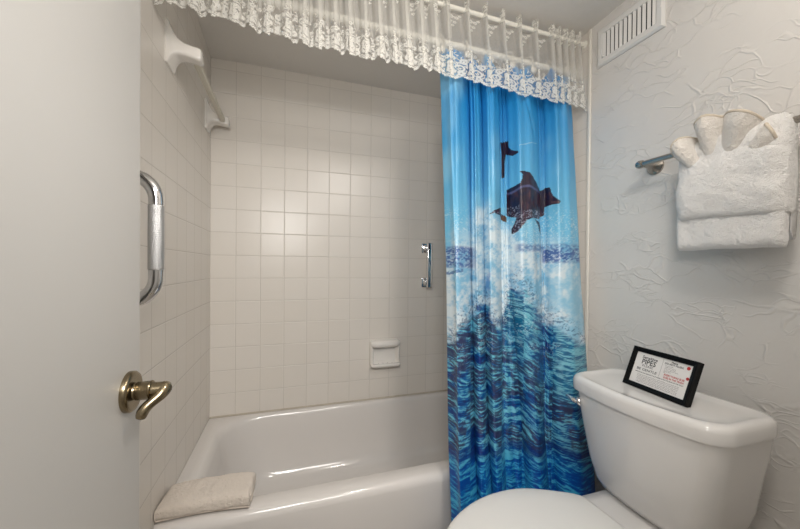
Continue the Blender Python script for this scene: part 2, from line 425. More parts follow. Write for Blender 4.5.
MB().lathe((W-0.26, -0.325, -0.304), (0, 0, 1), [(0, 0.03), (0.003, 0.03), (0.004, 0.024), (0.003, 0.0)], 24).put('drain', M['chrome'], tub)

# folded towel on the corner of the rim
def folded_towel():
    nu, nv = 60, 90
    u = np.linspace(0, 1, nu); th = np.linspace(0, 2*PI, nv, endpoint=False)
    U, TH = np.meshgrid(u, th)
    # section of a flattened roll: along Y (depth) and Z (height)
    ce = np.cos(TH); se = np.sin(TH)
    hy = 0.062; hz = 0.0225 + 0.003*U
    k = 0.42
    y = hy*np.sign(ce)*np.abs(ce)**k; z = hz*np.sign(se)*np.abs(se)**0.6
    endr = np.minimum(1, np.minimum((U/0.035), ((1-U)/0.03)))**0.5
    endr = 0.88 + 0.12*np.clip(endr, 0, 1)
    y = y*(0.9+0.1*endr); z = z*endr
    z = z + 0.005*(fbm(U*6, TH*1.6, 3)-0.5)*2*(se > -0.3)
    # a seam groove along the front where the layers meet
    z = z - 0.0035*np.exp(-((TH-3.45)/0.10)**2) ; y = y + 0.005*np.exp(-((TH-3.42)/0.09)**2)
    L = 0.238; ang = math.radians(-4)
    X0 = -L/2 + U*L; tilt = 0.010*(1-U)
    yy = y + 0.008*np.sin(PI*U*1.0)
    X = X0*math.cos(ang) - yy*math.sin(ang) + 0.125; Y = X0*math.sin(ang) + yy*math.cos(ang) - 0.640
    Z = z + hz*endr + 0.0010 + 0.002*U
    Z = np.maximum(Z, 0.001)
    V = np.stack([X, Y, Z], -1).reshape(-1, 3)
    F = []
    for j in range(nv):
        for i in range(nu-1):
            a = j*nu+i; b2 = ((j+1) % nv)*nu+i; F.append((a, a+1, b2+1, b2))
    F.append(tuple(j*nu for j in range(nv))); F.append(tuple(j*nu+nu-1 for j in range(nv))[::-1])
    return V, F
tw = thing('folded_towel', 'cream towel folded into a flat roll on the corner of the bathtub rim', 'towel', (0.125, -0.63, 0.001))
V, F = folded_towel(); put('towel_fold', V, F, M['waffle'], tw)
# the layered end of the fold
e = MB()
for k, (yo, hh, zz) in enumerate(((-0.004, 0.012, 0.034), (0.004, 0.010, 0.016))):
    pts = []
    for i in range(25):
        a = 2*PI*i/24
        pts.append((0.241 + 0.001*k, -0.640+yo + 0.044*math.cos(a), zz + hh*math.sin(a)))
    e.tube(pts[:-1], 0.0035, 8, closed=True)
e.put('towel_edge', M['waffle'], tw)

# ------------------------------------------------------------------ chrome grab bar on the left wall
gb = thing('grab_bar', 'chrome grab bar with a peened grip standing upright beside the door edge', 'grab bar', (0, -0.90, 0.62))
GX, GY, r0 = 0.066, -0.885, 0.0145
z0, z1, rc = 0.628, 0.905, 0.052
path = [(0.0, GY, z0)]
for k in range(9):
    a = PI/2*k/8; path.append((GX-rc+rc*math.sin(a), GY, z0+rc-rc*math.cos(a)))
path += [(GX, GY, z0+rc+ (z1-z0-2*rc)*k/6) for k in range(1, 6)]
for k in range(9):
    a = PI/2*k/8; path.append((GX-rc+rc*math.cos(a), GY, z1-rc+rc*math.sin(a)))
path.append((0.0, GY, z1))
bt_ = MB().tube(path, r0, 24).put('bar_tube', M['chrome'], gb)
MB().tube([(GX, GY, z0+0.070), (GX, GY, z0+0.073), (GX, GY, z1-0.067), (GX, GY, z1-0.064)], [r0, r0+0.0009, r0+0.0009, r0], 24).put('peened_grip', M['peened'], bt_)
for z in (z0, z1):
    MB().lathe((-0.005, GY, z), (1, 0, 0), [(0, 0.036), (0.008, 0.036), (0.012, 0.030), (0.014, 0.0)], 28).put('mounting_flange', M['chrome'], gb)

# small chrome handle on the back wall
ch = thing('wall_handle', 'small square chrome handle mounted upright on the back tile wall', 'handle', (1.07, 0, 0.60))
for z in (0.623, 0.814):
    MB().box(1.048, 1.092, -0.008, 0, z-0.026, z+0.026, 0.003).put('mounting_plate', M['chrome'], ch)
    MB().box(1.058, 1.082, -0.040, -0.006, z-0.013, z+0.013, 0.003).put('handle_post', M['chrome'], ch)
MB().box(1.064, 1.092, -0.058, -0.036, 0.596, 0.842, 0.004).put('handle_bar', M['chrome'], ch)

# ceramic soap dish
sd = thing('soap_dish', 'white ceramic soap dish with a grab lip set in the back tiles', 'soap dish', (0.838, 0, 0.17))
s = MB(); X0, X1, Z0, Z1 = 0.757, 0.920, 0.180, 0.318
ring = lambda i, y, r: [(p[0], y, p[1]) for p in rrect(X0+i, X1-i, Z0+i, Z1-i, r, 0, 5, 5)]
s.loft([ring(0, 0, 0.014), ring(0, -0.020, 0.016), ring(0.004, -0.027, 0.014), ring(0.009, -0.029, 0.012), ring(0.014, -0.025, 0.010), ring(0.017, -0.012, 0.008), ring(0.021, -0.003, 0.008), ring(0.03, -0.002, 0.006)])
s.put('dish_body', M['ceramic'], sd)
def bar_shape(xa, xb, yc, zc, hy, hz, bow):
    rs = []
    for k in range(15):
        t = k/14; x = xa+(xb-xa)*t; e_ = 1-abs(2*t-1)**8*0.45
        y_ = yc - bow*(1-(2*t-1)**4)
        rs.append([(x, y_+hy*e_*math.cos(a)*-1, zc+hz*e_*math.sin(a)) for a in [2*PI*q/16 for q in range(16)]])
    return rs
MB().loft(bar_shape(X0+0.001, X1-0.001, -0.022, 0.300, 0.020, 0.019, 0.012)).put('grab_lip', M['ceramic'], sd)
tray = MB()
tr_ = lambda i, z, d: [(p[0], min(p[1], -0.001), z) for p in rrect(X0+i, X1-i, -d+i, 0.03, 0.022, 0, 6, 6)]
tray.loft([tr_(0.012, 0.176, 0.046), tr_(0.002, 0.182, 0.056), tr_(0.0, 0.190, 0.058), tr_(0.003, 0.198, 0.056), tr_(0.009, 0.198, 0.052), tr_(0.014, 0.190, 0.048), tr_(0.03, 0.187, 0.04)])
tray.put('dish_tray', M['ceramic'], sd)
for k in range(4):
    x = 0.800+0.025*k
    MB().tube([(x, -0.010, 0.189), (x, -0.018, 0.192), (x, -0.038, 0.192), (x, -0.042, 0.189)], 0.004, 8).put('drain_ridge', M['ceramic'], sd)

# ceramic towel-bar brackets high on the left wall, with their bar
tb = thing('ceramic_towel_bar', 'white ceramic two-bracket towel bar high on the left tile wall', 'towel bar', (0, -0.32, 1.30))
def bracket(yc, sgn):
    rs = []
    for x, hy, zt, zb, r in ((0.0, 0.040, 1.427, 1.300, 0.006), (0.005, 0.040, 1.427, 1.300, 0.008), (0.008, 0.037, 1.424, 1.303, 0.010), (0.012, 0.034, 1.410, 1.316, 0.010),
                          (0.020, 0.031, 1.393, 1.328, 0.010), (0.030, 0.028, 1.381, 1.334, 0.010), (0.045, 0.025, 1.373, 1.335, 0.010), (0.065, 0.023, 1.369, 1.332, 0.009), (0.082, 0.022, 1.367, 1.329, 0.009), (0.088, 0.020, 1.364, 1.331, 0.008), (0.090, 0.015, 1.358, 1.337, 0.006)):
        rs.append([(x, p[0], p[1]) for p in rrect(yc-hy, yc+hy, zb, zt, r, 0, 5, 3)])
    return MB().loft(rs)
bracket(-0.575, 1).put('bracket', M['ceramic'], tb); bracket(-0.078, -1).put('bracket', M['ceramic'], tb)
MB().box(0.058, 0.076, -0.560, -0.092, 1.337, 1.355, 0.002).put('bar', M['plasticbar'], tb)

# ------------------------------------------------------------------ rods, rings
RY, RZ = -0.640, 1.660
vr = thing('valance_rod', 'thin white rod carrying the lace valance just under the ceiling', 'curtain rod', (W/2, RY, RZ))
MB().tube([(0.004, RY, RZ+0.002), (W/2, RY, RZ-0.001), (W-0.006, RY, RZ-0.008)], 0.0085, 16).put('rod_tube', M['rod'], vr)
for x, a in ((0.0, 1), (W, -1)):
    MB().lathe((x, RY, RZ-(0.008 if x > 1 else -0.002)), (a, 0, 0), [(0, 0.016), (0.004, 0.016), (0.006, 0.011), (0.014, 0.0105), (0.014, 0)], 20).put('rod_socket', M['rod'], vr)
IY, IZ = -0.590, 1.560
ir = thing('shower_rod', 'cream shower curtain rod running behind the lace valance', 'curtain rod', (W/2, IY, IZ))
MB().tube([(0.004, IY, IZ), (W-0.004, IY, IZ-0.006)], 0.0125, 20).put('rod_tube', M['rod'], ir)
for x, a in ((0.0, 1), (W, -1)):
    MB().lathe((x, IY, IZ-(0.006 if x > 1 else 0)), (a, 0, 0), [(0, 0.027), (0.005, 0.027), (0.012, 0.017), (0.022, 0.016), (0.022, 0)], 24).put('rod_flange', M['rod'], ir)

# ------------------------------------------------------------------ printed shower curtain
BND = [(1.327, [0.874, 0.990, 1.046, 1.131, 1.159, 1.317, 1.342, 1.482]),
       (0.701, [0.867, 0.966, 1.019, 1.095, 1.130, 1.276, 1.300, 1.462]),
       (0.110, [0.850, 0.946, 1.002, 1.064, 1.142, 1.243, 1.275, 1.452])]
BUL = [0.058, 0.044, 0.052, 0.004, 0.064, 0.002, 0.054]
def ymid(z): return -0.620-0.115*(1.327-z)
def artx(X, z):   # artwork coordinates of the print (the print was laid out on an 800 x 529 drawing)
    c = (153.33, 433.08, 9.85, -110.27, -33.62, 0.38, 14.08, 8.02, 0.8)
    return c[0]+c[1]*X+c[2]*z+c[3]*X*X+c[4]*X*z+c[5]*z*z+c[6]*X**3+c[7]*X*X*z+c[8]*X*z*z
def arty(X, z):
    c = (545.31, -84.28, -416.12, 16.19, 122.13, 34.66, -0.89, -17.43, -10.96)
    return c[0]+c[1]*X+c[2]*z+c[3]*X*X+c[4]*X*z+c[5]*z*z+c[6]*X**3+c[7]*X*X*z+c[8]*X*z*z

def inpoly(px, py, poly):
    r = np.zeros(px.shape, bool); n = len(poly)
    for i in range(n):
        x1, y1 = poly[i]; x2, y2 = poly[(i+1) % n]
        c = (y1 > py) != (y2 > py)
        xx = (x2-x1)*(py-y1)/((y2-y1) if y2 != y1 else 1e-9)+x1
        r ^= c & (px < xx)
    return r

def artwork(p, q):
    """ocean picture: sky, dolphins, breaking wave, streaked blue water (sRGB-ish values turned linear)"""
    # --- sky
    sky = lerp3(np.zeros(p.shape+(3,))+lin(34, 140, 205), lin(112, 190, 226), sstep(90, 245, q))
    sky = lerp3(sky, lin(150, 205, 230), 0.5*sstep(0.45, 0.75, fbm(p/26, q/60, 3, 2)))
    col = sky
    # --- spray and foam
    n1 = fbm(p/9, q/9, 5, 5); n2 = fbm(p/2.2, q/2.2, 3, 8); n3 = fbm(p/22, q/26, 3, 11)
    env = sstep(232, 262, q + 26*np.exp(-((p-488)/20)**2)*1.6 + 10*np.exp(-((p-452)/8)**2) + 24*(n3-0.5) + 6*np.exp(-((p-515)/12)**2))
    foam = lerp3(np.zeros(p.shape+(3,))+lin(128, 186, 218), lin(212, 226, 234), sstep(0.35, 0.72, n1*0.75+n2*0.35))
    col = lerp3(col, foam, env)
    n4 = fbm(p/0.9, q/0.9, 2, 13)
    speck = sstep(0.60, 0.68, n4)*sstep(198, 225, q)*(q < 262)
    col = lerp3(col, lin(215, 234, 244), 0.5*speck*sstep(0.40, 0.62, n3+0.30*np.exp(-((p-482)/26)**2)))
    # horizon band of dark sea left and right
    bl = sstep(0, 1, 1-np.abs((q-(257+0.02*(p-447)))/11.5)**6)*(1-sstep(468, 478, p))
    br = sstep(0, 1, 1-np.abs((q-255)/9.0)**4)*sstep(541, 545, p)*(1-sstep(572, 586, p+18*(n3-0.5)))*1.0
    bm_ = sstep(0, 1, 1-np.abs((q-248)/5)**2)*sstep(512, 520, p)*0.75
    bnd = np.clip(np.maximum(np.maximum(bl, br), bm_), 0, 1)
    dk = sstep(0.40, 0.56, fbm(p/1.6, q/1.2, 3, 15)*0.65+n1*0.4)
    col = lerp3(col, lin(50, 92, 160), bnd*(0.22+0.78*dk)*0.95)
    stripe = (np.abs(q-(272-0.18*(p-452))) < 1.6) & (p < 464)
    col = lerp3(col, lin(50, 100, 160), 0.8*stripe*(n2 > 0.35))
    dkr = np.exp(-((p-488)/4)**2-((q-283)/16)**2)
    col = lerp3(col, lin(60, 120, 190), sstep(0.45, 0.8, dkr*0.6+fbm(p/2, q/3, 4, 17)*0.6-0.1)*0.6)
    pale = sstep(545, 552, p)*sstep(262, 275, q)
    col = lerp3(col, lin(150, 200, 224), pale*0.65*(1-sstep(0.5, 0.72, n1)))
    # --- body of the sea, starting at a ragged crest
    crest = np.interp(p, [440, 450, 462, 470, 478, 486, 494, 502, 507, 513, 522, 532, 541, 548, 558, 568, 580, 592],
                         [345, 338, 327, 318, 308, 305, 322, 325, 300, 288, 290, 300, 312, 322, 328, 336, 344, 350])
    rag = crest + 26*(fbm(p/5, q/5, 4, 21)-0.5)*np.where(p > 550, 0.3, 1.0)
    sea = sstep(-5, 5, q-rag)
    lowf = sstep(430, 480, q)
    # flow direction : streaks swept, steep right under the crest, flattening lower down
    pan = np.interp(p, [440, 471, 486, 502, 523, 546, 553, 590], [0, 1, 2, 3, 4, 5, 6, 7]); fr_ = pan-np.floor(pan); pj = p + 23.7*np.floor(pan)
    slope = np.interp(p, [440, 470, 486, 502, 523, 546, 553, 590], [0.30, 0.34, 0.18, 0.20, 0.20, 0.42, 0.30, 0.12])*(1-0.8*lowf)
    curl = -1.0*np.sin(PI*fr_)*(1-0.5*lowf)
    t = q - slope*(fr_*20+np.floor(pan)*6) + curl + 8*(fbm(pj/17, q/15, 3, 31)-0.5)
    t = t + 6.5*np.sin(np.floor(pan)*2.4)
    s1 = fbm(pj/13, t/1.9, 4, 41); s2 = fbm(pj/7, t/0.95, 3, 43); s3 = fbm(pj/20, t/7.0, 3, 47)
    v = 0.34*s1+0.36*s2+0.30*s3
    v = 0.5+(v-0.5)*1.45+0.30*(fbm(pj/2.4, t/0.9, 3, 57)-0.5)
    teal = np.exp(-((p-520)/16)**2-((q-318)/34)**2) + 0.8*sstep(548, 558, p)*(1-sstep(375, 410, q))
    deep = lin(18, 50, 118); purp = lin(52, 58, 92); mid = lin(16, 96, 160); cya = lin(112, 194, 218); br_ = lin(10, 112, 186)
    w = lerp3(np.zeros(p.shape+(3,))+deep, mid, sstep(0.36, 0.47, v))
    w = lerp3(w, cya, 0.95*sstep(0.50, 0.63, v)*(1-0.25*lowf))
    pur = sstep(0.47, 0.58, fbm(pj/13, t/17, 2, 53)+0.24*np.exp(-((q-350)/36)**2)*(p < 505))*(1-sstep(445, 462, q))*(1-np.clip(teal, 0, 1))
    w = lerp3(w, purp, pur*0.85*(1-sstep(0.52, 0.64, s2)))
    w = lerp3(w, lin(20, 120, 150), np.clip(teal, 0, 1)*0.6)
    w = lerp3(w, lin(140, 205, 220), np.clip(teal, 0, 1)*sstep(0.50, 0.62, s2)*0.85)
    brt = lerp3(lerp3(np.zeros(p.shape+(3,))+lin(6, 74, 160), br_, sstep(0.40, 0.55, v)), lin(70, 178, 218), sstep(0.52, 0.64, v))
    w = lerp3(w, brt, sstep(442, 470, q+6*(n1-0.5)))
    w = lerp3(w, lin(12, 40, 120), 0.75*sstep(0, 1, 1-np.abs((q-(448-0.02*(p-560)))/5.0)**2)*sstep(0.35, 0.5, s1))
    w = lerp3(w, lin(200, 225, 235), 0.5*sstep(0.62, 0.70, n4)*(1-sstep(330, 385, q))*sstep(0.45, 0.6, n1))
    dsp = sstep(0.58, 0.64, fbm(p/1.3, q/1.3, 3, 19))*sstep(-26, -6, q-rag)*(1-sea); col = lerp3(col, lin(30, 80, 130), 0.7*dsp)
    col = lerp3(col, w, sea)
    # --- dolphins, cut by the folds as they hang
    def paint(poly, c_body, light=0.0, key=0):
        nonlocal col
        m_ = inpoly(p, q, poly).astype(float)
        return m_
    body = [(507, 188), (514, 186.5), (519, 185), (521, 181), (521.5, 177), (518.5, 174), (523, 173.2), (528, 174.5), (532, 178.5), (536, 184), (539, 188.5), (541, 196), (541, 214), (539, 219),
            (531, 219), (526, 221), (522, 226), (517, 232), (512, 234), (511.5, 229), (514, 224), (516, 218), (511, 216.5), (507, 214)]
    head = [(539, 190), (544, 188.5), (546, 186.5), (550, 187.5), (550.5, 192), (552, 196), (555, 200), (558.5, 203), (557, 205.5), (551, 205), (545.5, 206), (545, 214), (542.5, 216), (539, 216)]
    tail = [(489, 215.5), (493, 212), (498, 209), (502, 206), (502, 213), (505, 214.5), (507, 216), (507, 220), (504.5, 219), (500, 215), (494, 214)]
    fin2 = [(534, 219.5), (539, 222), (541, 226), (541.5, 235), (539, 231), (537.5, 225)]
    up1 = [(501, 139), (504, 140), (506.5, 138.6), (508.5, 139), (509, 146), (511, 149), (513.5, 151), (517, 153.5), (517, 155.5), (512, 156), (508.5, 153), (506.5, 152), (505.5, 158), (505, 176), (502, 176), (502, 150)]
    brown = np.zeros(p.shape+(3,))+lin(40, 28, 50)
    fol = fbm(p/3.5, q/3, 3, 61)
    body_c = lerp3(brown, lin(22, 22, 56), sstep(0.45, 0.65, fol))
    body_c = lerp3(body_c, lin(92, 58, 66), sstep(0.55, 0.8, fbm(p/2.5, q/9, 3, 66))*0.6*(q > 192))
    body_c = lerp3(body_c, lin(110, 120, 170), sstep(0, 1, 1-np.abs((q-190-2.2*np.sin(p/5))/1.6)**2)*(p > 507)*(p < 541)*0.45)
    spk = sstep(0.56, 0.68, fbm(p/0.9, q/0.9, 2, 71))*((q > 211) | ((p > 508) & (p < 518) & (q > 206)))
    body_c = lerp3(body_c, lin(190, 200, 225), spk*0.5)
    for poly in (body, head, tail, up1):
        col = np.where(inpoly(p, q, poly)[..., None], body_c, col)
    col = np.where(inpoly(p, q, fin2)[..., None], lerp3(body_c, lin(30, 40, 70), np.full(p.shape, 0.6)), col)
    mouth = inpoly(p, q, [(551, 201.5), (558, 203.4), (557, 204.6), (551, 203)]); col = np.where(mouth[..., None], lin(84, 62, 70)+0*col, col)
    hole = inpoly(p, q, [(501.5, 206), (506.5, 206), (506.5, 213.5), (501.5, 212.5)]); col = np.where(hole[..., None], lin(120, 190, 222)+0*col, col)
    stub = inpoly(p, q, [(501.5, 215), (507, 215.5), (507, 221), (503.5, 220), (501.5, 218)]); col = np.where(stub[..., None], lin(88, 62, 48)+0*col, col)
    # faint sea birds / contrail strokes in the sky
    tl_ = (np.abs(q-(148.5-0.22*(p-518))) < 0.45) & (p > 518) & (p < 536)
    col = lerp3(col, lin(170, 205, 225), 0.6*tl_)
    return np.clip(col, 0, 1)

def build_curtain():
    nper = 58; nv = 1060
    ztop, zbot = 1.530, -0.335
    z = np.linspace(zbot, ztop, nv)
    zz = [b_[0] for b_ in BND][::-1]
    B = np.array([[np.interp(zi, zz, [b_[1][k] for b_ in BND][::-1]) for k in range(8)] for zi in z])
    # beyond the measured span continue the same drift, gently
    lo = z < 0.11
    B[lo] += np.array([0.000, 0.004, 0.003, 0.001, 0.002, 0.0, 0.000, -0.008])*((0.11-z[lo])/0.4)[:, None]
    X = []; Y = []; ph = []
    for k in range(7):
        t = 0.5-0.5*np.cos(np.linspace(0, PI, nper+1))
        if k < 6: t = t[:-1]
        Wd = (B[:, k+1]-B[:, k])[:, None]
        X.append(B[:, k][:, None] + Wd*t[None, :])
        sh = np.sin(PI*t)[None, :]**0.75
        bul = BUL[k]*(0.85+0.25*fbm(z*1.3+k*7, z*0+k, 2))[:, None]
        rip = 0.0042*np.sin(2*PI*t*2.0+k*1.7)[None, :]*np.sin(PI*t)[None, :]*np.cos(z*2.1+k)[:, None]
        rip = rip + 0.0040*np.sin(2*PI*t*3.0+k*2.9)[None, :]*np.sin(PI*t)[None, :]*sstep(0.2, 1.3, z)[:, None]
        vz = np.array([0.002, 0.014, 0.016, 0.026, 0.026, 0.022, 0.022, 0.000])
        vl = (vz[k]*(1-t)+vz[k+1]*t)[None, :]
        Y.append(ymid(z)[:, None] + vl - bul*sh + rip); ph.append(np.full(len(t), k))
    X = np.concatenate(X, 1); Y = np.concatenate(Y, 1)
    Z = np.repeat(z[:, None], X.shape[1], 1).copy()
    # top edge dips between the rings
    fx = (X[-1]-X[-1, 0])/(X[-1, -1]-X[-1, 0])
    dip = 0.030*(np.abs(np.sin(PI*fx*6))**0.8)
    wtop = sstep(1.30, ztop, Z)
    Z -= wtop*dip[None, :]
    U0 = X.copy(); X = X + 0.62*(Y-ymid(Z))*np.minimum(1, np.minimum(fx, 1-fx)[None, :]*12)
    # small pull creases under the valance and hem wobble
    Y += 0.003*(fbm(X*30, Z*4, 2, 9)-0.5)*2
    # creases like the drawn-in one right of the middle fold near the top
    Y += 0.006*np.exp(-((X-(1.255-0.25*(Z-1.28)))/0.010)**2)*sstep(1.20, 1.30, Z)*(1-sstep(1.40, 1.46, Z))
    col = artwork(artx(U0, Z), arty(U0, Z))
    # welded hem line
    nu = X.shape[1]
    V = np.stack([X, Y, Z], -1).reshape(-1, 3)
    return V, grid_faces(nu, nv), col.reshape(-1, 3)
cur = thing('shower_curtain', 'glossy blue shower curtain printed with leaping dolphins and ocean waves', 'shower curtain', (1.16, -0.79, -0.335))
V, F, Cc = build_curtain(); put('curtain_sheet', V, F, M['vinyl'], cur, attrs={'print': Cc})

ringpos = [0.880+0.100*k for k in range(7)]
words = ['seventh', 'sixth', 'fifth', 'fourth', 'third', 'second', 'first']
for k, x in enumerate(ringpos):
    rt = thing('curtain_ring', words[k] + ' white plastic curtain ring from the right wall, behind the lace', 'curtain ring', (x, IY, 1.50), group='white rings holding the shower curtain')
    pts = [(x+0.006*math.sin(a*1.0), IY-0.004-0.021*math.sin(a), IZ-0.020-0.036*math.cos(a)+0.003) for a in [2*PI*i/28 for i in range(28)]]
    MB().tube(pts, 0.0032, 8, closed=True).put('ring_loop', M['ring'], rt)
    MB().lathe((x+0.002, IY-0.030, IZ-0.048), (0, -1, 0), [(0, 0.013), (0.003, 0.0135), (0.005, 0.011), (0.006, 0)], 20).put('ring_button', M['ring'], rt)

# ------------------------------------------------------------------ lace valance
def build_lace():
    # plan path: pleats standing in front of the rod, flats passing behind it
    pl = []; x = 0.012
    rng = np.random.RandomState(3)
    while x < 1.515:
        if x < 0.845: P = 0.045+0.009*rng.rand(); o = 0.024+0.005*rng.rand()
        elif x < 1.29: P = 0.074+0.006*rng.rand(); o = 0.013+0.004*rng.rand()
        else: P = 0.033+0.006*rng.rand(); o = 0.017
        if x+P > 1.510: break
        pl.append((x, P, o)); x += P
    pts = [(0.006, 0.013)]; flag = [0]
    for (x, P, o) in pl:
        c = x+P-o*0.6
        pts += [(x+0.35*(P-o), 0.0125), (c-0.62*o, 0.0130), (c-0.48*o, -0.0125), (c+0.50*o, -0.0150), (c-0.42*o, -0.0172), (c+0.54*o, -0.0195), (c+0.66*o, 0.0125)]
        flag += [0, 0, 1, 1, 1, 1, 0]
    pts.append((1.517, 0.013)); flag.append(0)
    P_ = np.array([(a, b_, f) for (a, b_), f in zip(pts, flag)], float)
    for _ in range(2):
        q = [P_[0]]
        for a, b_ in zip(P_[:-1], P_[1:]): q += [a*0.75+b_*0.25, a*0.25+b_*0.75]
        q.append(P_[-1]); P_ = np.array(q)
    L = np.concatenate([[0], np.cumsum(np.hypot(np.diff(P_[:, 0]), np.diff(P_[:, 1])))])
    fr_i = np.where(np.abs(P_[:, 1]+0.0187) < 0.0006)[0]
    grp = np.split(fr_i, np.where(np.diff(fr_i) > 6)[0]+1)
    Lc = np.array([L[g_].mean() for g_ in grp]); Lc = np.concatenate([[Lc[0]-0.09], Lc, [Lc[-1]+0.06]])
    n = int(L[-1]/0.00165); s = np.linspace(0, L[-1], n)
    px = np.interp(s, L, P_[:, 0]); py = np.interp(s, L, P_[:, 1]); fl = np.interp(s, L, P_[:, 2])
    hgt = 0.305; nv = 200
    h = np.linspace(0, hgt, nv)          # height above the lowest scallop tip
    S, Hh = np.meshgrid(s, h); FL = np.repeat(fl[None, :], nv, 0)
    R = 0.066                             # pattern repeat
    c = np.repeat(((np.interp(s, Lc, np.arange(len(Lc))+0.5+np.where((np.arange(len(Lc))*0.0655 < 1.15), 0.30*np.sin(np.arange(len(Lc))*2.3), 0.0))) % 1.0)[None, :], nv, 0); cc = (c-0.5)*R; Hreal = Hh; Hh = Hh/1.22       # metres from motif centre
    # scalloped hem with picots
    hem = 0.015*(np.abs(cc)/(R/2))**1.8 + 0.0030*np.abs(np.sin(PI*S/0.0085)) + 0.001
    A = np.repeat((0.47-0.16*sstep(0.80, 0.88, px))[None, :], nv, 0)
    A += 0.03*(fbm(S*300, Hh*300, 2, 3)-0.5)*2
    def put_(mask, val):
        nonlocal A
        A = A*(1-mask)+val*mask
    lw = lambda d, w_: 1-sstep(w_*0.55, w_, np.abs(d))
    # lacework ground of the border : open net with curling cords
    bz = sstep(0.088+0.012*np.sin(2*PI*S/R), 0.074+0.012*np.sin(2*PI*S/R), Hh)
    cell = np.abs(fbm(S*95, Hh*95, 2, 12)-0.5)
    cords = 1-sstep(0.045, 0.085, cell)
    put_(bz*1.0, 0.20); put_(bz*cords, 0.92)
    # rose : whorled petals
    def rose(cx, cy, r, turns=1.5, k=5):
        dx = cc-cx; dx = (dx+R/2) % R - R/2; dy = Hh-cy; rr = np.hypot(dx, dy); th = np.arctan2(dy, dx)
        edge = r*(1+0.13*np.cos(k*th+1))
        m_ = 1-sstep(edge*0.94, edge*1.04, rr)
        gap = lw(((rr/r*turns + th/(2*PI)) % 1.0)-0.5, 0.11)*sstep(r*0.1, r*0.2, rr)*sstep(-0.1, 0.35, np.sin(3*th+rr/r*4))
        put_(m_, 0.97); put_(m_*gap, 0.30); put_(m_*(1-sstep(0.012, 0.030, np.abs(fbm(S*170, Hh*130, 2, 33)-0.5)))*sstep(r*0.98, r*0.8, rr), 0.40)
        halo = lw(rr-edge*1.13, 0.0016); put_(halo*(rr < edge*1.3), 0.18)
    def flower(cx, cy, r):
        dx = cc-cx; dx = (dx+R/2) % R - R/2; dy = Hh-cy; rr = np.hypot(dx, dy); th = np.arctan2(dy, dx)
        edge = r*(0.70+0.30*np.abs(np.cos(2.5*th)))
        put_(1-sstep(edge*0.9, edge*1.05, rr), 0.95); put_(1-sstep(r*0.16, r*0.24, rr), 0.25)
    def leaf(cx, cy, a, l, w_):
        dx = cc-cx; dx = (dx+R/2) % R - R/2; dy = Hh-cy; u_ = dx*math.cos(a)+dy*math.sin(a); v_ = -dx*math.sin(a)+dy*math.cos(a)
        t_ = u_/l; m_ = (t_ > 0) & (t_ < 1); wd = w_*np.sin(PI*np.clip(t_, 0, 1))
        mm = m_*(1-sstep(wd*0.8, wd+0.0004, np.abs(v_))); put_(mm, 0.95); put_(mm*lw(v_, 0.0007), 0.35)
    def scroll(cx, cy, r, sg):
        dx = (cc-cx)*sg; dx = (dx+R/2) % R - R/2; dy = Hh-cy; rr = np.hypot(dx, dy); th = np.arctan2(dy, dx)
        put_(lw(rr-(r*(0.55+0.45*(th+PI)/(2*PI))), 0.0028)*(rr < r*1.2), 0.95); put_(1-sstep(0.0022, 0.003, rr), 0.95)
    leaf(0.000, 0.052, 2.2, 0.020, 0.005); leaf(0.002, 0.052, 0.95, 0.022, 0.005); leaf(0.000, 0.053, 1.57, 0.026, 0.0045)
    scroll(0.030, 0.040, 0.010, 1); scroll(-0.028, 0.060, 0.008, -1)
    rose(0.0, 0.034, 0.0205); flower(0.031, 0.026, 0.0085); flower(-0.018, 0.062, 0.0065); flower(0.019, 0.069, 0.006); flower(0.0, 0.084, 0.0055)
    leaf(0.014, 0.016, -0.2, 0.018, 0.004); leaf(-0.014, 0.016, 3.4, 0.018, 0.004)
    # corded hem
    dh = Hh-hem; put_(lw(dh-0.0022, 0.0026), 0.97); put_(lw(dh-0.0075, 0.0016), 0.90); put_((dh < 0).astype(float), 0.0)
    # sprigs under the rod
    top = 0.262/1.22                           # height of the rod line
    def sprig(cx):
        for (ax, ay, r) in ((0, -0.020, 0.0065), (-0.010, -0.024, 0.005), (0.010, -0.022, 0.0055), (-0.004, -0.034, 0.0055), (0.006, -0.037, 0.0045), (0.001, -0.047, 0.004), (-0.016, -0.017, 0.004), (0.017, -0.016, 0.004)):
            flower(cx+ax, top+ay, r)
    sprig(0.022)
    Hh = Hreal; top = 0.262
    # heading ruffle above the rod on the pleats only, pocket woven on the flats
    head = Hh > top+0.004
    ruff = (Hh < top+0.030+0.005*np.sin(2*PI*S/0.011))
    hd = 0.55+0.45*(fbm(S*260, Hh*260, 2, 77) > 0.47)
    A = np.where(head, np.where(ruff & (FL > 0.55), hd, 0.0), A)
    pk = (np.abs(Hh-top) < 0.012) & (FL > 0.5); A = np.where(pk, np.maximum(A, 0.6), A)
    pk2 = (Hh > top-0.011) & (Hh <= top+0.004) & (FL < 0.5); A = np.where(pk2, 0.0, A)
    A = np.clip(A, 0, 1)
    # shape
    k = Hh/top
    wob = 0.006*(fbm(S*9, Hh*2, 2, 91)-0.5)*2
    X = px[None, :] + 0.004*(fbm(S*14, Hh*7, 2, 95)-0.5)*2*(1-k)
    Y = py[None, :]*(0.62+0.38*np.clip(k, 0, 1)) + wob*(1-np.clip(k, 0, 1)) - (0.080-0.025*sstep(0.0, 0.5, px)-0.025*sstep(0.7, 1.5, px))[None, :]*(1-np.clip(k, 0, 1))
    rodz = RZ+0.002-0.010*(px/W)**2
    base = 1.386-0.020*sstep(0, 0.45, px)-0.008*sstep(0.6, 1.5, px) + 0.003*np.sin(px*41)
    zz = base[None, :] + (rodz-base)[None, :]*k
    zz = np.where(k > 1, rodz[None, :]+(Hh-top), zz)
